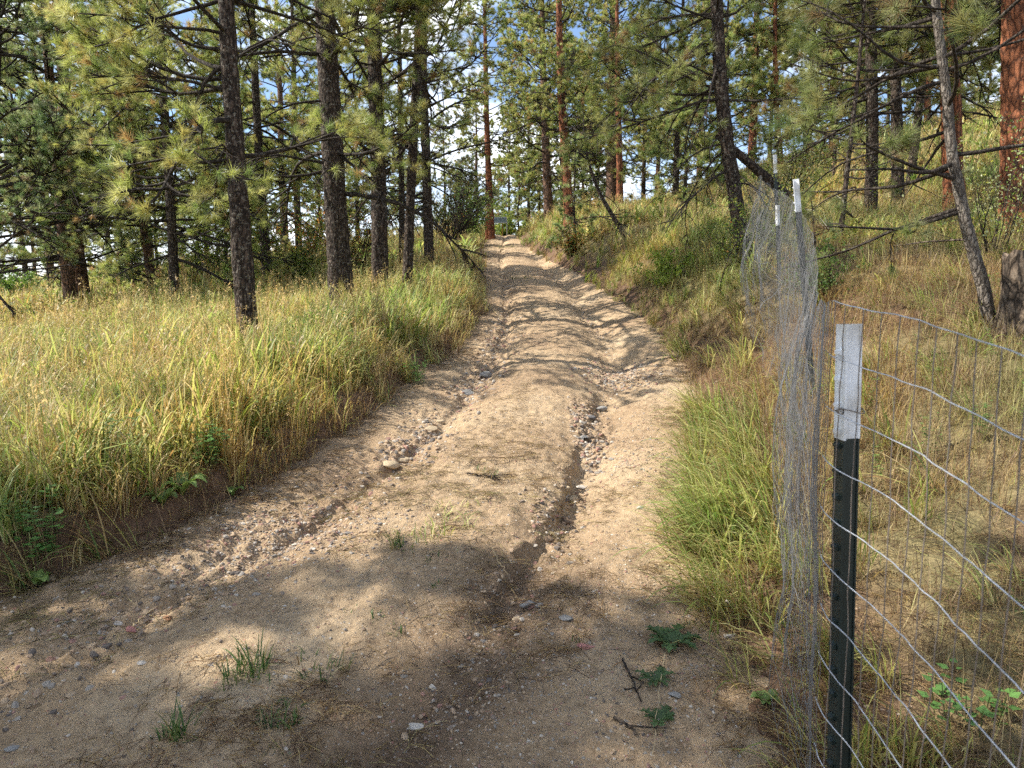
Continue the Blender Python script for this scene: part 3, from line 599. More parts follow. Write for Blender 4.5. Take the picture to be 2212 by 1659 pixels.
    tp = [P1[live][:, -1], P2[lv2][:, -1], P3[lv3][:, -1]]; td = [unit(P1[live][:, -1] - P1[live][:, -2]), unit(P2[lv2][:, -1] - P2[lv2][:, -2]), unit(P3[lv3][:, -1] - P3[lv3][:, -2])]
    dd = rng.uniform(0, 1, (~lv2).sum()) < tipfrac; tp.append(P2[~lv2][dd][:, -1]); td.append(unit(P2[~lv2][dd][:, -1] - P2[~lv2][dd][:, -2]))
    tp = np.concatenate(tp); td = unit(np.concatenate(td) + np.array([0, 0, .25])); nt = len(tp)
    col = NG[rng.integers(0, 4, nt)] * rng.uniform(.75, 1.25, (nt, 1)); col[rng.uniform(0, 1, nt) < .12] = NY
    bm = rng.uniform(0, 1, nt) < brown; col[bm] = NB * rng.uniform(.6, 1.2, (bm.sum(), 1))
    col = col * tone  # shade side of the right-hand pines, multiplied into their needle colour
    if hue: col = col * np.array([1 - .25 * hue, 1, 1 + .6 * hue])
    Vn, Fn, Cn = needles(rng, tp, td, size * rng.uniform(.75, 1.15, nt), K, width, col)
    fo = fastmesh('foliage', Vn, Fn, [NEEDLE], False, attrs={'col': Cn})
    return trunk, br, fo, nt
NT = [0]
def place_tree(meshes, loc, label, group=None, rz=0, s=1.0, name='pine_tree', cat_='pine tree'):
    e = bpy.data.objects.new(name, None); C.objects.link(e); e.location = tuple(float(v) for v in loc); e.rotation_euler = (0, 0, rz); e.scale = (s, s, s); e.empty_display_size = .3
    tag(e, label, cat_, group)
    for nm, me in zip(('trunk', 'branches', 'crown'), meshes[:3]): link(nm, me, e)
    return e
def pine_px(label, pix, Y, r, height, bark=BARK, group=None, yoff=0, **kw):
    """pix: pixels up the trunk, the first at its foot; Y: distance; height in metres"""
    pts = [at(px, py, Y) for px, py in pix]; b = pts[0]; b[2] = float(H(b[0], Y)) - .08
    rel = [np.zeros(3)] + [p - b for p in pts[1:]]
    d = unit(rel[-1] - rel[-2]) * .5 + np.array([0, 0, .5]); rem = height - rel[-1][2]
    if rem > .5: rel += [rel[-1] + unit(d) * rem * .5, rel[-1] + unit(d) * rem * .5 + np.array([d[0] * .2, 0, 1]) * rem * .5]
    rel = [q + np.array([0, yoff * (q[2] / height), 0]) for q in rel]
    NT[0] += 1; kw['nb'] = kw.get('nb', 7) * 1.15; kw['K'] = int(kw['K'] * 1.45); kw['width'] *= 1.12; kw['size'] = kw.get('size', .15) * .88; m = pine_parts(1000 + 31 * NT[0], np.array(rel), r, bark, **kw)
    u, v, f = proj(b); print('%-60s foot px %.0f,%.0f want %d,%d tufts %d' % (label[:60], u, v, *pix[0], m[3]))
    return place_tree(m, b, label, group)
F = dict(fine=True, nside=30)
# left of the road
pine_px('slender dark pine nearest the road on the left, alone in the tall grass', [(542, 800), (520, 500), (500, 200), (488, 0)], 8, .12, 11, h_dead=2.3, h_live=2.3, nb=7, Lmax=2.2, K=55, width=0.0034, azbias=math.pi, tipfrac=.3, size=.16, **F)
pine_px('thickest dark trunk in the row of pines left of the road', [(742, 692), (722, 400), (706, 100), (700, 0)], 11, .19, 14, h_dead=2.0, h_live=3.1, nb=6, Lmax=2.9, K=50, width=0.0038, tipfrac=.25, **F)
pine_px('straight black pine trunk third in the row left of the road', [(822, 667), (818, 400), (808, 100), (806, 0)], 12.5, .15, 13, h_dead=2.2, h_live=3.3, nb=6, Lmax=2.3, K=50, width=0.0039, tipfrac=.25, **F)
pine_px('thin dark pine leaning toward the road beside the straight black trunk', [(878, 662), (886, 450), (900, 150), (907, 0)], 12.8, .095, 12, h_dead=2.6, h_live=3.3, nb=5, Lmax=2.0, K=50, width=0.0039, **F)
pine_px('pine with grassy foot, last of the row before the road bends up', [(928, 592), (922, 400), (914, 150), (916, 0)], 17, .125, 13, h_dead=1.6, h_live=3.1, nb=7, Lmax=2.6, K=45, width=0.0048, tipfrac=.3, fine=True, nside=20)
pine_px('pine hidden behind the thin leaning trunk left of the road', [(870, 610), (866, 300), (862, 50)], 20, .095, 13, h_dead=2, h_live=3.1, nb=6, Lmax=2.0, K=42, width=0.0057)
pine_px('brown pine behind the nearest trunk, standing further back in the meadow', [(580, 625), (560, 350), (545, 50)], 18, .13, 13, h_dead=1.8, h_live=2.7, nb=8, Lmax=2.7, K=42, width=0.0057, tipfrac=.3)
pine_px('dark pine with leafy low boughs in the left meadow', [(380, 688), (368, 430), (352, 180), (345, 0)], 16, .12, 12, h_dead=1.3, h_live=1.8, nb=9, Lmax=3.0, K=45, width=0.0052, tipfrac=.35, fine=True, nside=18, dens=1.15)
pine_px('red brown pine leaning left behind the leafy meadow pine', [(335, 660), (305, 450), (285, 250)], 21, .13, 13, BARKBROWN, h_dead=1.5, h_live=2.3, nb=8, Lmax=2.7, K=40, width=0.0063, tipfrac=.4)
pine_px('left one of the twin red brown pine trunks at the meadow edge', [(158, 702), (135, 480), (110, 200)], 19.5, .17, 15, BARKBROWN, h_dead=1.3, h_live=2.0, nb=8, Lmax=3.4, K=42, width=0.0063, azbias=math.pi, tipfrac=.4, fine=True, nside=20, hue=.35, dens=.85)
pine_px('right and thicker one of the twin red brown pine trunks', [(184, 700), (158, 480), (140, 200)], 20.3, .22, 16, BARKBROWN, h_dead=2.2, h_live=2.5, nb=8, Lmax=3.3, K=42, width=0.0063, tipfrac=.4, fine=True, nside=20, hue=.2, dens=.85)
pine_px('bushy young pine between the twin trunks and the leaning red one', [(262, 650), (258, 500), (250, 330)], 25, .10, 8, h_dead=.8, h_live=1.4, nb=10, Lmax=2.4, K=40, width=0.0069)
pine_px('slim pine in the gap right of the nearest trunk, far back', [(648, 600), (640, 400), (636, 200)], 26, .14, 13, h_dead=2, h_live=2.7, nb=7, Lmax=2.6, K=40, width=0.0071)
pine_px('slim pine far back between the leafy meadow pine and nearest trunk', [(452, 620), (442, 450), (440, 200)], 28, .12, 12, h_dead=1.5, h_live=2.2, nb=8, Lmax=2.8, K=40, width=0.0075)
pine_px('tall pine at the far left edge with long grey boughs', [(-60, 730), (-30, 400), (-10, 100)], 17, .2, 15, h_dead=1.4, h_live=2.3, nb=8, Lmax=3.6, K=45, width=0.0057, azbias=0, tipfrac=.3, hue=.5, dens=.85)
# up the road
pine_px('red barked pine at the top of the road by the notice board', [(1062, 492), (1054, 350), (1050, 200)], 36, .19, 15, BARKRED, h_dead=3, h_live=3.3, nb=7, Lmax=2.6, K=37, width=0.0103)
pine_px('dark brown pine right of the road top, behind the roadside grass', [(1186, 472), (1178, 300), (1172, 100)], 35, .23, 16, BARKBROWN, h_dead=2.0, h_live=2.5, nb=8, Lmax=3.2, K=37, width=0.0103)
pine_px('orange red pine with a bright trunk right of the upper road', [(1230, 505), (1222, 350), (1212, 200), (1208, 60)], 27, .19, 14, BARKRED, h_dead=1.6, h_live=2.8, nb=8, Lmax=2.9, K=40, width=0.0080)
pine_px('broad grey brown pine behind the grassy mound', [(1322, 445), (1324, 250), (1326, 50)], 34, .31, 17, BARKBROWN, h_dead=2.5, h_live=3.5, nb=7, Lmax=3.4, K=37, width=0.0103)
pine_px('narrow red pine in front of the broad grey brown trunk', [(1340, 450), (1338, 330), (1334, 200)], 30, .15, 12, BARKRED, h_dead=2.4, h_live=3.1, nb=8, Lmax=2.2, K=37, width=0.0086)
pine_px('small crooked pine leaning over the bank right of the road', [(1358, 540), (1325, 470), (1290, 410), (1270, 350)], 18, .065, 3.2, h_dead=.25, h_live=0.9, nb=11, Lmax=1.2, K=42, width=0.0055, bsides=4)
pine_px('young blue green pine below the orange red trunk', [(1243, 520), (1240, 450), (1242, 360)], 21, .045, 3.3, h_dead=.25, h_live=0.5, nb=16, Lmax=.85, K=45, width=0.0063, hue=.35)
pine_px('thin dark pine on the skyline behind the road end', [(1142, 490), (1142, 300), (1140, 200)], 46, .12, 12, h_dead=3, h_live=3.1, nb=6, Lmax=2.6, K=35, width=0.0126)
# right of the road
pine_px('dark pine leaning left with drooping dead branches beside the fence', [(1611, 572), (1592, 450), (1572, 320), (1556, 180), (1548, 0)], 10, .105, 11, h_dead=1.0, h_live=2.3, nb=10, Lmax=2.1, K=52, width=0.0037, azbias=math.pi, tipfrac=.22, dead_drop=1.0, brown=.12, **F, tone=.75, twigr=.7, hue=.1)
pine_px('thin crooked pine stem between the fence and the dark hillside trunk', [(1812, 548), (1822, 440), (1838, 300), (1852, 180)], 8.8, .035, 4.6, h_dead=.5, h_live=1.3, nb=9, Lmax=1.1, K=55, width=0.0034, tipfrac=.4, brown=.12, **F, tone=.7, dens=.8)
pine_px('dark hillside pine with bright grass behind its foot', [(1880, 492), (1884, 330), (1882, 100), (1880, 0)], 13, .115, 12, h_dead=1.6, h_live=2.2, nb=8, Lmax=2.3, K=50, width=0.0046, tipfrac=.3, brown=.12, **F, tone=.7)
pine_px('dark pine standing behind and right of the dark hillside pine', [(1942, 442), (1938, 300), (1930, 0)], 15, .125, 12, h_dead=1.6, h_live=2.3, nb=7, Lmax=2.3, K=47, width=0.0048, **F, tone=.75)
pine_px('slanting pine leaning right on the hillside', [(1962, 425), (1978, 300), (1998, 120), (2010, 0)], 17, .10, 12, h_dead=1.6, h_live=2.5, nb=7, Lmax=2.2, K=45, width=0.0052, fine=True, nside=18, tone=.8)
pine_px('red barked pine behind the grey sapling at the right', [(2064, 490), (2056, 300), (2050, 100), (2046, 0)], 12.3, .17, 13, BARKRED, h_dead=1.8, h_live=2.7, nb=6, Lmax=2.2, K=47, width=0.0044, **F, tone=.75)
pine_px('massive red barked pine cut by the right edge of the photo', [(2214, 545), (2212, 300), (2214, 0)], 9, .265, 15, BARKRED, h_dead=2.6, h_live=2.7, nb=6, Lmax=3.0, K=50, width=0.0039, fine=True, nside=40, tone=.75)
pine_px('grey curving sapling nearest the fence with large needle brushes', [(2146, 735), (2122, 610), (2085, 480), (2056, 330), (2046, 220), (2020, 0)], 5.3, .052, 4.8, BARKGREY, h_dead=.9, h_live=1.4, nb=11, Lmax=1.5, K=75, width=0.0028, azbias=math.pi * .95, tipfrac=.5, size=.165, brown=.08, top_r=.5, **F, tone=.62, dens=.5, sub=.8, hue=.25)
pine_px('far thin orange trunk above the leaning log', [(1690, 345), (1678, 250), (1674, 120)], 30, .13, 13, BARKRED, h_dead=2.5, h_live=3.5, nb=7, Lmax=2.4, K=37, width=0.0086)
pine_px('far orange trunk high on the right hill', [(2004, 260), (2006, 150), (2008, 50)], 31, .14, 13, BARKRED, h_dead=2.5, h_live=3.1, nb=7, Lmax=2.4, K=37, width=0.0086)
pine_px('knee high crooked pine seedling below the white topped second fence post', [(1765, 528), (1757, 470), (1752, 420)], 8.2, .02, 1.1, h_dead=.2, h_live=0.5, nb=14, Lmax=.35, K=50, width=0.0034)

# background pines: five kinds built once, then copied
var = []
for q, (h, r, bk, hd, hl, Lm, nb_, hu) in enumerate([(13, .15, BARK, 1.2, 1.9, 2.8, 7, .1), (15, .2, BARKBROWN, 1.6, 2.6, 3.2, 7, 0), (11, .12, BARK, .7, 1.2, 2.7, 8, .15), (16, .22, BARKRED, 2, 3.2, 3.1, 7, 0), (5.5, .07, BARK, .2, .35, 1.7, 14, .2)]):
    rng = np.random.default_rng(q); path = np.array([[0, 0, 0]] + [[rng.normal(0, .02) * k, rng.normal(0, .02) * k, h * k / 6] for k in range(1, 7)])
    var.append(pine_parts(4000 + q, path, r, bk, h_dead=hd, h_live=hl, nb=nb_, Lmax=Lm, K=48, width=.0125, size=.19, brown=.09, hue=hu, bsides=4)); print('var', q, var[-1][3])
rng = np.random.default_rng(21)
bgl = []
def bgt(px, Y, v, s=1.0, lab=None, grp=None): bgl.append((at(px, 400, Y)[0], Y, v, s, lab, grp))
for px, Y, v in [(40, 31, 2), (95, 38, 1), (225, 35, 0), (320, 38, 2), (500, 35, 2), (610, 37, 1), (690, 44, 2), (770, 38, 0), (830, 48, 1), (60, 52, 0), (420, 52, 0), (560, 58, 2), (160, 60, 1), (730, 60, 1), (330, 27, 4), (480, 24, 4)]:
    bgt(px, Y, v, rng.uniform(.85, 1.1), 'pine in the woods beyond the left meadow', 'pines in the woods beyond the left meadow')
for px, Y, v in [(885, 52, 2), (960, 56, 0), (1010, 48, 4), (1100, 58, 0), (1120, 44, 4), (1165, 52, 2), (1215, 46, 1), (1260, 50, 0), (1290, 42, 2), (1390, 44, 0), (1030, 64, 1), (1420, 56, 1), (1165, 43, 4), (1275, 36, 4)]:
    bgt(px, Y, v, rng.uniform(.85, 1.1), 'pine in the woods past the top of the road', 'pines in the woods past the top of the road')
for px, Y, v in [(1460, 33, 0), (1510, 40, 1), (1480, 25, 4), (1560, 30, 2), (1620, 36, 3), (1660, 44, 0), (1740, 30, 1), (1790, 37, 0), (1850, 32, 3), (1910, 40, 2), (1975, 36, 1), (2060, 44, 0), (2120, 40, 4), (2190, 30, 0), (2240, 36, 2), (1800, 22, 4)]:
    bgt(px, Y, v, rng.uniform(.8, 1.05), 'pine in the woods up the right hillside', 'pines in the woods up the right hillside')
KIND = ['slender dark ', 'tall brown ', 'bushy dark ', 'tall red barked ', 'small bushy ']
for x, Y, v, s, lab, grp in bgl:
    lab = KIND[v] + lab; place_tree(var[v], (x, Y, float(H(x, Y)) - .1), lab, grp, rng.uniform(0, 6.28), s)
# pines just left of the frame: their shadows fall across the foreground
for x, y, v, s in [(-6.6, 2.1, 2, .95), (-4.8, .3, 0, .75), (-8.6, .9, 1, .85), (-10.5, 2.6, 0, .9), (-6.6, 5.0, 0, .42), (-13.5, 8.4, 0, .8)]:
    place_tree(var[v], (x, y, float(H(x, y)) - .1), 'pine standing just outside the left edge of the photo', 'pines outside the left edge', rng.uniform(0, 6.28), s)
print('SCENE BASE DONE')

# ------------------------------------------------------------------ wire fence with steel T posts
def Zr(z): return z + CAMZ                           # heights below were read relative to the camera
fe = bpy.data.objects.new('wire_fence', None); C.objects.link(fe); tag(fe, 'sagging welded wire fence on white tipped dark green steel posts', 'fence')
def tpost(top, bot, rz=0.0):
    """T section: a studded face plate on the road side, a web behind it; the top 22 cm dipped in white"""
    top, bot = np.array(top), np.array(bot); L = np.linalg.norm(top - bot); ax = (top - bot) / L
    def prof(z0, z1, gro=0.0):
        face = boxm(.0045 + gro, .036 + gro, z1 - z0, (-.0165, 0, (z0 + z1) / 2)); web = boxm(.031, .0042 + gro, z1 - z0, (.0015, 0, (z0 + z1) / 2)); lip = boxm(.0035 + gro, .010 + gro, z1 - z0, (.0185, 0, (z0 + z1) / 2))
        return [face, web, lip]
    def studs(z0, z1):
        out = []; z = z0
        while z < z1:
            v, f = boxm(.008, .016, .012, (-.0225, 0, z)); v = v.copy(); v[v[:, 0] < -.022, 2] = z + (v[v[:, 0] < -.022, 2] - z) * .5; out.append((v, f)); z += .0508
        return out
    o = link('fence_post', fastmesh('fence_post', *cat(prof(0, L - .22) + studs(.03, L - .23)), [POSTG]), fe)
    cap = link('white_tip', fastmesh('white_tip', *cat(prof(L - .22, L, .0008) + studs(L - .205, L - .01)), [POSTW]), o)
    from mathutils import Vector
    q = Vector((0, 0, 1)).rotation_difference(Vector(ax)); 
    o.rotation_mode = 'QUATERNION'; from mathutils import Quaternion
    o.rotation_quaternion = q @ Quaternion((0, 0, 1), rz); o.location = tuple(bot)
    return o
p1t = at(1838, 700, 1.36); p1b = at(1815, 1659, 1.36); p1b = p1b + (p1b - p1t) * .75
tpost(p1t, p1b, R(4))
p2t = at(1719, 387, 5.0); p2b = at(1752, 805, 5.0); p2b = p2b + (p2b - p2t) * .25; tpost(p2t, p2b, R(-22))
p3t = at(1674, 334, 9.0); p3b = at(1681, 570, 9.0); p3b = p3b + (p3b - p3t) * .3; tpost(p3t, p3b, R(-10))
p4t = at(1680, 443, 8.1); p4b = at(1684, 610, 8.1); p4b = p4b + (p4b - p4t) * .3; tpost(p4t, p4b, R(15))
PATH = np.array([(.60, -2.0, -.30), (.615, -1., -.20), (.625, 0, -.12), (.640, .9, -.072), (.648, 1.15, -.05), (.634, 1.29, -.035), (.606, 1.335, -.02), (.632, 1.44, -.005), (.70, 1.62, -.01), (.81, 1.85, -.02), (1.03, 2.4, -.03), (1.30, 3.1, .09), (1.66, 4.0, .36), (1.96, 5.0, .60), (2.30, 6.2, .84), (2.66, 7.6, 1.14), (3.0, 8.95, 1.47), (3.15, 9.8, 1.45), (3.05, 10.4, 1.2)])
PATH[:, 2] += CAMZ
pd = np.r_[0, np.cumsum(np.linalg.norm(np.diff(PATH, axis=0), axis=1))]
sden = np.linspace(0, pd[-1], 900); PS = np.stack([np.interp(sden, pd, PATH[:, i]) for i in range(3)], -1)
for _ in range(14): PS[1:-1] = (PS[:-2] + 2 * PS[1:-1] + PS[2:]) / 4
def mesh_pt(s, h, lay=0):
    """point on the sagging wire sheet, s metres along it and h metres below its top edge"""
    P = np.stack([np.interp(s, sden, PS[:, i]) for i in range(3)], -1); y = P[..., 1]
    far = sst(1.45, 2.4, y); bul = far * (np.sin(np.clip((y - 1.4) / 3.6, 0, 1) * np.pi) * .03 + np.sin(np.clip((y - 5) / 4, 0, 1) * np.pi) * .08)
    ox = -bul * np.sin(np.clip(h / 1.2, 0, 1) * np.pi) - far * .03 * h + (.03 + .05 * far) * fbm(s * 1.1, h * 1.4, 3, 501) * (.3 + h)
    oz = .020 * fbm(s * 2.2, h * .8, 2, 502) * (1 + far) - .03 * far * np.abs(fbm(s * 3, h * 2, 2, 505)); oy = (.02 + .05 * far) * fbm(s * 1.5, h * 2.1 + 7, 3, 503) * h
    ox = ox + .0035 * fbm(s * 22, h * 19, 2, 504); oz = oz + .0035 * fbm(s * 19 + 5, h * 23, 2, 506)
    return P + np.stack([ox - lay * (.10 + .12 * fbm(s * .9 + 3, h * 1.5, 3, 507)) * far * np.clip(y / 8, .15, 1), oy, -h * (1 - .12 * lay) + oz - lay * (.12 + .25 * np.abs(fbm(s * .8, 2 + h * 0, 2, 508)))], -1)
smax = pd[-1]; s1 = float(np.interp(1.40, PS[:, 1], sden)); MH = 1.28
hs = np.arange(0, MH, .1016)
def runs(s0, s1_, step, r, lay=0):
    ss = np.arange(s0, s1_, step); N = len(ss); P = np.stack([mesh_pt(ss, np.full(N, h), lay) for h in hs]); return tubes(P, np.full(P.shape[:2], r), 5)
def ups(s0, s1_, step, r, lay=0):
    ss = np.arange(s0, s1_, step); hh = np.linspace(0, MH - .06, 40); P = np.stack([mesh_pt(np.full(40, q), hh, lay) for q in ss]); return tubes(P, np.full(P.shape[:2], r), 5)
link('horizontal_wires', fastmesh('horizontal_wires', *runs(0, s1, .012, .00115), [WIREG], True), fe)
link('upright_wires', fastmesh('upright_wires', *ups(0, s1, .0508, .00105), [WIRED], True), fe)
link('wire_mesh', fastmesh('wire_mesh', *cat([runs(s1, smax,   .03, .0006), ups(s1, smax, .03, .0006)]), [WIREM], True), fe)
link('wire_mesh', fastmesh('wire_mesh', *cat([runs(s1 + .5, smax - .4, .02, .0007, 1), ups(s1 + .5, smax - .4, .0508, .0007, 1)]), [WIREM], True), fe)
tv = []
for cx_, px, py in ((0, 1836, 886),):
    c = at(px, py, 1.355); a = np.linspace(0, 2 * np.pi, 20); tv.append(tubes((c + np.stack([.026 * np.cos(a), .022 * np.sin(a), .004 * np.sin(2 * a)], -1))[None], np.full((1, 20), .0013), 5))
    tv.append(tubes((c + np.array([-.024, -.01, 0]) + np.stack([.006 * np.cos(a * 2), -.004 * np.ones(20), .006 * np.sin(a * 2)], -1))[None], np.full((1, 20), .0012), 5))
link('wire_tie', fastmesh('wire_tie', *cat(tv), [WIRED], True), fe)
lw = catmull(np.array([at(1676, 594, 7.2), at(1692, 610, 7.0), at(1670, 640, 6.8), at(1648, 652, 6.7), at(1640, 668, 6.6), at(1650, 674, 6.7)]), 30)
lw2 = catmull(np.array([at(1668, 496, 8), at(1650, 520, 7.8), at(1634, 550, 7.6), at(1640, 572, 7.6), at(1660, 566, 7.7)]), 30)
for w_ in (lw, lw2): link('loose_wire', fastmesh('loose_wire', *tubes(w_[None], np.full((1, 30), .0026), 5), [WIREG], True), fe)

# ------------------------------------------------------------------ stump, leaning log
def wood(path, rad, nside, seed, mat, jag=0, k=.12, nm='wood'):
    rng = np.random.default_rng(seed); n = len(rad); V, Fq = tubes(path[None], np.array(rad)[None], nside); ctr = np.repeat(path, nside, 0); dv = V - ctr
    V = ctr + dv * (1 + k * fbm(V[:, 0] * 18, V[:, 1] * 18, 3, seed, V[:, 2] * 3) + k * fbm(V[:, 0] * 6, V[:, 1] * 6, 2, seed + 1, V[:, 2] * 1.5))[:, None]
    V = V.copy()
    if jag:
        w = np.linspace(0, 1, n).repeat(nside); V[:, 2] += jag * fbm(V[:, 0] * 9, V[:, 1] * 9, 3, seed + 2) * (w > .55) * (w - .55) * 2.2
    # close the ends with a slightly sunken ring
    o = len(V); e1 = V[-nside:]; c1 = e1.mean(0); inner = c1 + (e1 - c1) * .35 + np.array([0, 0, -.02 if jag else 0]); V = np.r_[V, inner, [c1 - np.array([0, 0, .03 if jag else 0])] * nside]
    i = np.arange(nside); j = (i + 1) % nside; b = o - nside
    Fq = np.r_[Fq, np.c_[b + i, b + j, o + j, o + i], np.c_[o + i, o + j, o + nside + j, o + nside + i]]
    return fastmesh(nm, V, Fq, [mat], True)
sb = at(2206, 735, 5.1); sb[2] = float(H(sb[0], 5.1)) - .1; hh_ = at(2206, 552, 5.1)[2] - sb[2]; print('stump foot', proj(sb))
zz = np.linspace(0, hh_, 26); spath = np.stack([-.03 * zz, 0 * zz, zz], -1)
tag(link('tree_stump', wood(spath, .15 - .02 * zz / hh_ + .05 * np.exp(-zz / .12), 40, 61, DEADWOOD, .10, .2, 'tree_stump'), None, sb), 'broken grey brown charred stump beside the grey sapling at the right edge', 'tree stump')
la, lb = at(1572, 312, 10.35), at(1800, 560, 10.4); lb[2] = float(H(lb[0], 10.4)) - .02; mid_ = (la + lb) / 2 + np.array([-.02, 0, .06]); lp = catmull(np.array([lb, mid_, la, la + (la - lb) * .10]), 40)
tag(link('fallen_tree', wood(lp - lb, np.linspace(.085, .05, 40), 18, 71, BARK, 0, .12, 'fallen_tree'), None, lb), 'dead dark trunk leaning on a crooked pine behind the wire fence', 'fallen tree')

# ------------------------------------------------------------------ shrubs
def shrub(name, label, px, Y, h, spread, nst, leaves, cols, lsz=.03, cat_='shrub', seed=0, stem=.008, bark=TWIG, group=None):
    rng = np.random.default_rng(900 + seed); b = at(px, 500, Y); b[2] = float(H(b[0], Y)) - .04
    az = rng.uniform(0, 6.28, nst); lean = rng.uniform(.05, 1, nst) * spread; D = np.stack([np.cos(az) * lean, np.sin(az) * lean, np.ones(nst)], -1); S = np.stack([np.cos(az) * .08, np.sin(az) * .08, az * 0], -1) * rng.uniform(0, 1.5, (nst, 1)) * h * .4
    L = h * rng.uniform(.6, 1.05, nst); P1 = growp(rng, S, D, L, 8, .10, .0); tb = [tubes(P1, stem * (1 - .75 * np.linspace(0, 1, 8))[None] * rng.uniform(.6, 1.1, (nst, 1)), 4)]
    i2 = np.repeat(np.arange(nst), np.maximum(2, (L / .16).astype(int))); t2 = rng.uniform(.2, 1, len(i2)); p2, T2 = pick(P1, i2, t2); D2 = side_dir(rng, T2, rng.uniform(.4, 1, len(i2)), 1.5); P2 = growp(rng, p2, D2, h * rng.uniform(.1, .32, len(i2)), 5, .16, .03)
    tb.append(tubes(P2, stem * .35 * np.ones((len(i2), 5)) * np.linspace(1, .4, 5)[None], 3))
    i3 = np.repeat(np.arange(len(i2)), 2); p3, T3 = pick(P2, i3, rng.uniform(.2, 1, len(i3))); P3 = growp(rng, p3, side_dir(rng, T3, rng.uniform(.4, 1, len(i3)), 1.5), h * rng.uniform(.05, .14, len(i3)), 3, .15, .03); tb.append(tubes(P3, np.full((len(i3), 3), stem * .2), 3))
    e = bpy.data.objects.new(name, None); C.objects.link(e); e.location = tuple(b); tag(e, label, cat_, group)
    link('stems', fastmesh('stems', *cat(tb), [bark], True), e)
    if leaves:
        PP = np.concatenate([P2.reshape(-1, 3), P3.reshape(-1, 3)]); q = PP[rng.integers(0, len(PP), leaves)] + rng.normal(0, .012, (leaves, 3)) * (h + .3)
        d = unit(rng.normal(0, 1, (leaves, 3)) + np.array([0, 0, -.2])); s_ = unit(np.cross(d, rng.normal(0, 1, (leaves, 3)))); Ls = lsz * rng.uniform(.6, 1.3, (leaves, 1)); up = np.cross(d, s_)
        V = np.stack([q, q + d * Ls * .45 + s_ * Ls * .33 + up * Ls * .08, q + d * Ls, q + d * Ls * .45 - s_ * Ls * .33 + up * Ls * .08], 1).reshape(-1, 3)
        cc = np.array(cols)[rng.integers(0, len(cols), leaves)] * rng.uniform(.75, 1.25, (leaves, 1)); link('leaves', fastmesh('leaves', V, np.arange(leaves * 4).reshape(-1, 4), [SHRUBL], attrs={'col': cc.repeat(4, 0)}), e)
    return e
YG = [(.28, .32, .06), (.36, .36, .08), (.18, .26, .05)]; OR = [(.42, .20, .06), (.45, .30, .08), (.30, .30, .07), (.33, .13, .05)]; DG = [(.09, .16, .04), (.13, .20, .05), (.17, .22, .06)]; PL = [(.40, .44, .22), (.34, .38, .16), (.46, .46, .28)]
shrub('bare_shrub', 'dark nearly bare shrub of upright stems left of the upper road', 975, 25, 2.9, .45, 34, 500, OR + DG, .05, seed=1, stem=.022)
shrub('leafy_shrub', 'green leafy bush behind the bare dark shrub', 1012, 31, 2.6, .6, 26, 5200, DG, .085, seed=2, stem=.02)
shrub('leafy_shrub', 'orange and green autumn shrub between two dark pine trunks', 762, 17.5, 2.4, .55, 22, 2800, OR + YG, .05, seed=3, stem=.014)
shrub('leafy_shrub', 'yellow green thicket right of the nearest pine trunk', 615, 17, 1.7, .7, 26, 3600, YG + DG, .05, seed=4, stem=.012)
shrub('leafy_shrub', 'reddish autumn bush at the back of the left meadow', 660, 23, 2.4, .6, 22, 3000, OR + DG, .07, seed=5, stem=.016)
shrub('leafy_shrub', 'green bush behind the leafy meadow pine', 440, 22, 2.2, .7, 26, 4200, YG + DG, .065, seed=6, stem=.014)
shrub('leafy_shrub', 'low green bush among the trunks at the far left', 235, 24, 1.8, .8, 24, 3600, DG + YG, .07, seed=7, stem=.014)
shrub('leafy_shrub', 'bright green rounded bush in the clearing at the left edge', 8, 27, 1.6, .8, 26, 5000, [(.20, .30, .06), (.14, .22, .05)], .085, seed=8, stem=.014)
shrub('leafy_shrub', 'dark green bush closing the top of the road', 1092, 41, 1.5, .7, 24, 3400, DG + YG, .10, seed=9, stem=.016)
shrub('leafy_shrub', 'low dark bush under the orange red pine', 1235, 20.5, .9, .9, 24, 2200, DG + OR, .05, seed=10, stem=.01)
shrub('leafy_shrub', 'pale leaved shrub behind the white topped fence posts', 1700, 11.5, 1.9, .55, 22, 2600, PL + YG, .035, seed=11, stem=.010)
shrub('leafy_shrub', 'yellow green leafy shrub left of the fence foot', 1625, 9.3, 1.1, .7, 20, 1900, YG + DG, .035, seed=12, stem=.008)
shrub('leafy_shrub', 'thin branching shrub in front of the massive red pine', 2150, 7.2, 1.3, .5, 14, 800, PL + YG, .03, seed=13, stem=.007)
shrub('leafy_shrub', 'arching shrub leaning over from the right edge', 2260, 7.6, 1.6, .6, 12, 600, PL + DG, .03, seed=14, stem=.007)
shrub('leafy_shrub', 'bright green sprig bush on the bank right of the road', 1440, 11.5, .75, .8, 20, 1600, [(.26, .36, .06), (.34, .40, .09)], .045, seed=15, stem=.006)
shrub('bare_sapling', 'thin bare seedling stem on the bank left of the leaning pine', 1560, 8.8, 1.1, .06, 1, 14, OR, .03, 'sapling', seed=16, stem=.010)
shrub('leafy_shrub', 'dark leafy undergrowth behind the fence in the pine shade', 1775, 7.0, .8, .8, 22, 1500, DG, .03, seed=17, stem=.006)

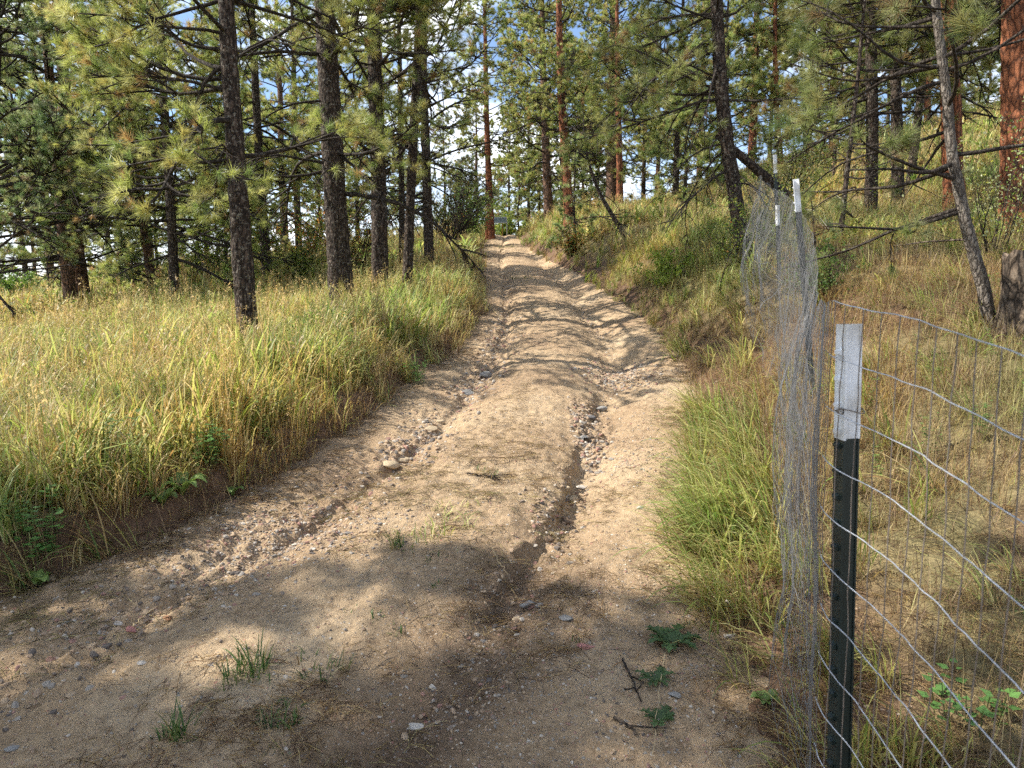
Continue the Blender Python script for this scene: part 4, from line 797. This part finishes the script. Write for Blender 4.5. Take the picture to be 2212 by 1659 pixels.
# ------------------------------------------------------------------ notice board and post at the road end
nb = bpy.data.objects.new('notice_board', None); C.objects.link(nb); b = at(1081, 480, 40); b[2] = at(1081, 506, 40)[2] - .9; nb.location = tuple(b); tag(nb, 'small grey blue framed board on posts beside the road end', 'sign')
PAN = plain('board_panel', (.16, .22, .25), .5, 0, .2, 6); ALU = plain('pale_frame', (.5, .52, .52), .5, .2, .15, 6); RUST = plain('rusty_steel', (.26, .085, .035), .8, .1, .35, 12)
hb_ = at(1081, 471, 40)[2] - b[2]; hl_ = at(1081, 480, 40)[2] - b[2]
link('panel', fastmesh('panel', *boxm(.66, .03, .26, (0, 0, (hb_ + hl_) / 2)), [PAN]), nb)
zc = (hb_ + hl_) / 2
for zz_ in (zc + .148, zc - .148): link('rail', fastmesh('rail', *boxm(.74, .05, .03, (0, 0, zz_)), [ALU]), nb)
for xx_ in (-.35, .10, .35): link('post', fastmesh('post', *boxm(.04, .045, zc + .14, (xx_, .025, (zc + .14) / 2)), [RUST if xx_ == .1 else ALU]), nb)
pb = at(1051, 505, 35); pb[2] = float(H(pb[0], 35)) - .1; ph = at(1051, 470, 35)[2] - pb[2]
gpo = bpy.data.objects.new('gate_post', None); C.objects.link(gpo); gpo.location = tuple(pb); tag(gpo, 'rusty red steel post left of the red pine at the road end', 'post')
V, Fq = tubes(np.array([[[0, 0, 0], [0, 0, ph / 2], [0, 0, ph]]]), np.full((1, 3), .085), 16); link('pipe', fastmesh('pipe', V, Fq, [RUST], True), gpo)
V, Fq = tubes(np.array([[[0, 0, ph - .01], [0, 0, ph + .03], [0, 0, ph + .055], [0, 0, ph + .06]]]), np.array([[.095, .095, .06, .001]]), 16); link('cap', fastmesh('cap', V, Fq, [RUST], True), gpo)

# ------------------------------------------------------------------ single rocks on the road
def rockmat(nm, c): return stonemat(nm, [(.3, tuple(v * .8 for v in c)), (.7, c)])
RK = {k: rockmat('rock_' + k, c) for k, c in dict(tan=(.46, .36, .23), grey=(.27, .26, .24), pink=(.45, .20, .17), pale=(.52, .47, .40), dark=(.15, .14, .135), orange=(.48, .25, .13), clod=(.20, .135, .085)).items()}
ROCKS = [(840, 1017, 38, 'tan', .6, 'angular tan rock lodged in the left rut in full sun'), (868, 1002, 36, 'tan', .4, 'flat tan rock touching the angular rock in the left rut'),
 (895, 1580, 36, 'pale', .3, 'flat pale lichen stained stone near the bottom centre of the road'), (1268, 1404, 38, 'pink', .25, 'flat pink stone pressed into the gravel'),
 (1576, 1383, 36, 'pale', .55, 'whitish angular rock at the grass edge beside the dandelion'), (1572, 1312, 20, 'pale', .6, 'small white stone above the whitish angular rock'),
 (1460, 1506, 30, 'grey', .4, 'smooth blue grey oval pebble below the low weeds'), (1140, 1315, 34, 'grey', .45, 'grey stone at the foot of the right rut'), (1168, 1314, 22, 'grey', .4, 'small grey stone touching the larger grey one in the rut'),
 (1118, 1342, 20, 'tan', .5, 'tan stone just below the two grey stones in the rut'), (1222, 1342, 30, 'grey', .3, 'flat greenish grey stone right of the rut'),
 (1224, 1132, 30, 'clod', .7, 'brown earth clod standing in the right rut'), (1182, 1172, 26, 'clod', .7, 'dark hollowed clod below the taller one in the right rut'),
 (1238, 1082, 26, 'tan', .6, 'biggest tan rock of the heap in the right rut'), (1222, 1070, 22, 'tan', .5, 'brown topped rock at the back of the heap in the right rut'), (1256, 1060, 22, 'pale', .5, 'pale rock on the right side of the heap in the right rut'),
 (1052, 817, 30, 'grey', .5, 'grey angular rock in the left rut further up'), (1010, 852, 26, 'grey', .5, 'grey rock in the shaded bend of the left rut'), (932, 930, 26, 'tan', .5, 'tan rock in a small heap in the left rut'), (950, 915, 24, 'tan', .5, 'darker rock at the back of the small heap in the left rut'),
 (934, 1493, 16, 'pale', .8, 'small white three cornered stone on dark soil'), (282, 1379, 22, 'pink', .8, 'rounded reddish pebble at the left'), (362, 1342, 22, 'orange', .6, 'orange brown stone beside dry stalks at the left'),
 (100, 1255, 46, 'tan', .25, 'flat tan slab under the grass bank at the lower left'), (44, 1265, 30, 'tan', .5, 'upright tan stone against the bank at the left edge'), (24, 1628, 26, 'grey', .4, 'grey oval stone in the bottom left corner'),
 (1276, 905, 22, 'dark', .5, 'dark stone below the gravel patch'), (1300, 888, 24, 'grey', .5, 'rounded grey stone right of the dark stone under the gravel patch'), (1262, 955, 22, 'grey', .6, 'grey rounded stone in the deep part of the gully'),
 (305, 1440, 18, 'pale', .4, 'pale stone on the sunlit crown at the left'), (1385, 1100, 18, 'pale', .4, 'pale stone on the sunlit right shoulder'), (1030, 1380, 14, 'pale', .6, 'small whitish stone on the dark soil'), (455, 1440, 18, 'grey', .3, 'flat green grey stone left of the grass clump')]
for q, (px, py, w, k, fl, lab) in enumerate(ROCKS):
    g = gp(px, py); f = proj(g)[2]; r = w / FPX * f / 2 * 1.15; me = stonemesh(300 + q, 3, fl, .5, [RK[k]], 'rock')
    for po in me.polygons: po.use_smooth = False
    o = link('rock' if k != 'clod' else 'earth_clod', me, None, g + np.array([0, r * .3, r * fl * .35])); o.scale = (r,) * 3; o.rotation_euler = (0, 0, RNG.uniform(-.5, .5)); tag(o, lab, 'rock' if k != 'clod' else 'clod')

# ------------------------------------------------------------------ grass clumps and weeds growing on the road
def weed(name, label, cat_, px, py, V, Fq, col, s=1.0, rz=0):
    g = gp(px, py); o = link(name, fastmesh(name, V, Fq, [WEED], attrs={'col': col}), None, g); o.scale = (s,) * 3; o.rotation_euler = (0, 0, rz); tag(o, label, cat_); return o
DKG = np.array([(.06, .115, .03), (.09, .15, .04), (.045, .085, .025), (.13, .18, .055)])
def dkpal(rng, n, straw=.12):
    c = DKG[rng.integers(0, 4, n)]; m = rng.uniform(0, 1, n) < straw; c[m] = STRAW[rng.integers(0, 4, m.sum())] * .8; return c * rng.uniform(.8, 1.2, (n, 1))
TUFTS = [(383, 1600, 38, .035, .07, .17, .3, 'tall dark green grass tuft at the lower left of the road'), (345, 1600, 14, .02, .04, .09, .4, 'short dark sprout left of the tall grass tuft'),
 (545, 1455, 60, .06, .06, .17, .6, 'widest dark green grass clump on the near road'), (500, 1478, 24, .04, .05, .11, .6, 'spiky grass sprouts on the left flank of the wide clump'), (600, 1548, 90, .075, .03, .10, 1.3, 'flattened round grass tuft below the wide clump'),
 (700, 1440, 60, .09, .03, .11, 1.3, 'loose green and straw grass patch right of the wide clump'), (604, 1622, 20, .03, .02, .06, .9, 'tiny weed below the flattened tuft'), (808, 1335, 22, .03, .02, .05, .9, 'tiny dark sprout in the middle of the road'), (850, 1362, 24, .04, .02, .05, .9, 'low sprout patch right of the tiny dark sprout'),
 (858, 1185, 26, .035, .06, .15, .3, 'upright dark tuft at the left of the middle grass patch'), (905, 1160, 90, .16, .04, .13, 1.2, 'spreading yellow green grass patch on the sunlit crown'), (975, 1138, 60, .12, .05, .16, 1.2, 'bright green lying grass at the right of the sunlit patch'), (930, 1190, 30, .12, .02, .06, 1.1, 'dark small sprouts in front of the sunlit patch'),
 (985, 1085, 40, .14, .02, .07, 1.2, 'sparse pale grass on the crown below the broken twig'), (1050, 1022, 30, .09, .03, .09, .9, 'small grass sprig beside the broken twig'), (1245, 1390, 8, .02, .02, .05, .8, 'thin sprout near the pink stone'), (940, 1270, 20, .03, .02, .05, .9, 'tiny tuft where the shade begins'), (760, 1320, 20, .03, .02, .05, .9, 'tiny tuft on the shaded crown'),
 (1130, 602, 60, .30, .05, .18, .9, 'green tuft on the crown far up the road'), (1095, 535, 60, .40, .05, .18, .9, 'pale green patch on the crown at the road top')]
for q, (px, py, n, rad, h0, h1, bend, lab) in enumerate(TUFTS):
    rng = np.random.default_rng(600 + q); lie = bend > 1
    br_ = py < 1200 and ('yellow' in lab or 'bright' in lab or 'pale' in lab)
    pc = pal(rng, n, .6, .3, .1, 0) if br_ else dkpal(rng, n, .35 if 'straw' in lab else .1)
    n2 = int(n * .7); V, Fq, c, _ = blades(rng, n, rad, h0, h1, .005 if py > 1000 else .008, bend + .5, 5, pc, .95 if lie else .5); c2 = blades(rng, n2, rad * 1.25, h0 * .4, h1 * .55, .0035 if py > 1000 else .006, 1.6, 3, pal(rng, n2, .35, .1, .3, .25) * .8, 1.0)[:3]; V, Fq, c = joinc([(V, Fq, c), c2]); weed('grass_clump', lab, 'grass clump', px, py, V, Fq, c)
def rosette(rng, n, L, w, lobed, up=.25):
    Vs, Fs, Cs, o = [], [], [], 0
    for k in range(n):
        az = k * 2.4 + rng.uniform(-.3, .3); l = L * rng.uniform(.6, 1.1); t = np.linspace(0, 1, 13); wid = w * l * np.sin(np.pi * (t * .93 + .04)) ** .8
        if lobed: wid = wid * (1 + .45 * np.sign(np.sin(t * 24)))
        d = np.array([math.cos(az), math.sin(az)]); s_ = np.array([-d[1], d[0]]); z = up * l * np.sin(t * 2.3) + .004; x = t * l
        c = np.stack([d[0] * x, d[1] * x, z], -1); sv = np.array([s_[0], s_[1], 0]); A = c + sv * wid[:, None]; B = c - sv * wid[:, None]; A[:, 2] += wid * .3; B[:, 2] += wid * .3
        V = np.stack([A, c, B], 1).reshape(-1, 3); i = np.arange(12) * 3; f = np.r_[np.c_[i, i + 1, i + 4, i + 3], np.c_[i + 1, i + 2, i + 5, i + 4]]
        Vs.append(V); Fs.append(f + o); o += len(V); Cs.append(np.tile(np.array([.085, .14, .05]) * rng.uniform(.7, 1.3), (len(V), 1)))
    return np.concatenate(Vs), np.concatenate(Fs), np.concatenate(Cs)
for q, (px, py, n, L, w, lob, lab, nm) in enumerate([(1450, 1398, 22, .12, .16, True, 'large dark green dandelion rosette at the right road edge', 'dandelion_plant'), (1415, 1478, 12, .075, .16, True, 'smaller leafy rosette below the large dandelion', 'dandelion_plant'), (1422, 1568, 9, .075, .24, True, 'star shaped weed rosette near the bottom right', 'dandelion_plant'),
  (503, 1073, 5, .07, .35, False, 'single bright sprig of broad leaves at the foot of the left bank', 'broadleaf_weed'), (395, 1085, 10, .14, .22, False, 'broad leaved weed hanging from the left bank', 'broadleaf_weed'), (352, 1100, 8, .12, .22, False, 'second broad leaved weed on the left bank, further left', 'broadleaf_weed'), (85, 1268, 6, .07, .36, False, 'small bright sprig beside the tan slab', 'broadleaf_weed'), (1650, 1530, 10, .05, .4, False, 'round leaved green sprig at the fence foot', 'broadleaf_weed')]):
    V, Fq, c = rosette(np.random.default_rng(700 + q), n, L, w, lob, .3 if lob else .7)
    if not lob: c = c * np.array([2.0, 1.75, 1.3])
    weed(nm, lab, 'weed', px, py, V, Fq, c)
def herb(label, px, py, h, nst, seed):
    rng = np.random.default_rng(seed); parts = []
    for q in range(nst):
        az = rng.uniform(0, 6.28); r = rng.uniform(0, .12); p0 = np.array([math.cos(az) * r, math.sin(az) * r, 0]); hh = h * rng.uniform(.6, 1); top = p0 + np.array([math.cos(az) * .15 * hh, math.sin(az) * .15 * hh, hh])
        V, Fq = tubes(np.stack([p0, (p0 + top) / 2, top])[None], np.full((1, 3), .0018), 3); parts.append((V, Fq, np.tile([.12, .15, .05], (len(V), 1))))
        m = int(hh / .018); tt = rng.uniform(.15, 1, m)[:, None]; b0 = p0 + (top - p0) * tt; aa = np.arange(m) * 2.4; d = unit(np.stack([np.cos(aa), np.sin(aa), rng.uniform(0, .4, m)], -1)); s_ = unit(np.cross(d, np.array([0, 0, 1.]))); L = rng.uniform(.02, .042, (m, 1))
        V = np.stack([b0 + d * .01, b0 + d * L * .6 + s_ * L * .5, b0 + d * (L * 1.25), b0 + d * L * .6 - s_ * L * .5], 1).reshape(-1, 3); c = np.repeat(np.array([.10, .20, .05]) * rng.uniform(.8, 1.5, (m, 1)), 4, 0); parts.append((V, np.arange(m * 4).reshape(-1, 4), c))
    V, Fq, c = joinc(parts); weed('leafy_herb', label, 'weed', px, py, V, Fq, c)
herb('round leaved green herb in the shade at the foot of the left bank', 90, 1225, .34, 14, 1); herb('pale leafy herb in the grass above the broad leaved weeds', 455, 1010, .30, 12, 2); herb('silvery leafed herb standing on the bank edge above the road', 905, 830, .3, 12, 3); herb('small leaved herb at the bottom right beneath the fence', 2090, 1560, .12, 10, 4)

# ------------------------------------------------------------------ sticks and stalks
def stick(label, pix, r, mat=TWIG, name='fallen_twig', forks=0, seed=0, lift=.01):
    rng = np.random.default_rng(800 + seed); P = np.array([gp(*p) + np.array([0, 0, lift]) for p in pix]); b = P[0].copy(); Q = catmull(P - b, 16); Q[1:-1] += rng.normal(0, .003, (14, 3)); parts = [tubes(Q[None], (r * np.linspace(1, .5, 16))[None], 6)]
    for k in range(forks):
        i = rng.integers(4, 13); d = unit(Q[i + 1] - Q[i - 1] + rng.normal(0, .04, 3)) * rng.uniform(.05, .12); d[2] = abs(d[2]) * .4; parts.append(tubes(growp(rng, Q[i][None], d[None] + rng.normal(0, .03, (1, 3)) * np.array([1, 1, .2]), np.array([rng.uniform(.05, .13)]), 5, .1, 0.), np.full((1, 5), r * .5), 5))
    tag(link(name, fastmesh(name, *cat(parts), [mat], True), None, b), label, 'twig' if name == 'fallen_twig' else 'stalk')
STRAWM = plain('dry_stalk', (.50, .38, .21), .7, 0, .25, 30)
stick('forked dark twig lying across the sunlit crown', [(1008, 1030), (1040, 1030), (1075, 1040)], .005, TWIG, forks=4, seed=1)
stick('long dark twig beside the dandelion rosette', [(1345, 1430), (1362, 1470), (1385, 1530)], .005, TWIG, forks=3, seed=2)
stick('pale broken stick in the bottom right litter', [(1325, 1560), (1360, 1578), (1375, 1600)], .006, DEADWOOD, forks=1, seed=3)
stick('long dry stalk lying over the right rut', [(1060, 1195), (1080, 1235), (1098, 1270)], .002, STRAWM, 'dry_stalk', seed=4, lift=.03)
stick('pale straight stalk lying in the left rut further up', [(1043, 640), (1060, 668), (1085, 695)], .006, STRAWM, 'dry_stalk', seed=5, lift=.03)
stick('bent dry stalk pointing to the left pebbles', [(285, 1365), (320, 1335), (352, 1312)], .003, STRAWM, 'dry_stalk', seed=6)
stick('thin stalk running down beside the star shaped weed', [(1440, 1400), (1425, 1490), (1408, 1640)], .0018, STRAWM, 'dry_stalk', seed=7)
stick('root end sticking out of the deep gully', [(1262, 960), (1285, 955), (1312, 958)], .010, DEADWOOD, forks=2, seed=8, lift=.03)

bp = catmull(np.array([at(1958, 528, 6.6), at(2000, 522, 6.5), at(2060, 519, 6.4), at(2112, 516, 6.3)]), 20); rng = np.random.default_rng(44); pr = [tubes((bp - bp[0])[None], np.linspace(.006, .012, 20)[None], 6)]
pr.append(tubes(growp(rng, (bp - bp[0])[[5, 9, 13]], np.array([[-1, .3, -.25], [-.8, -.4, -.4], [-.6, .3, .3]]), np.array([.25, .3, .2]), 5, .1, 0), np.full((3, 5), .003), 4))
tag(link('fallen_branch', fastmesh('fallen_branch', *cat(pr), [DEADWOOD], True), None, bp[0]), 'bare dead branch lying across the slope left of the grey sapling', 'branch')
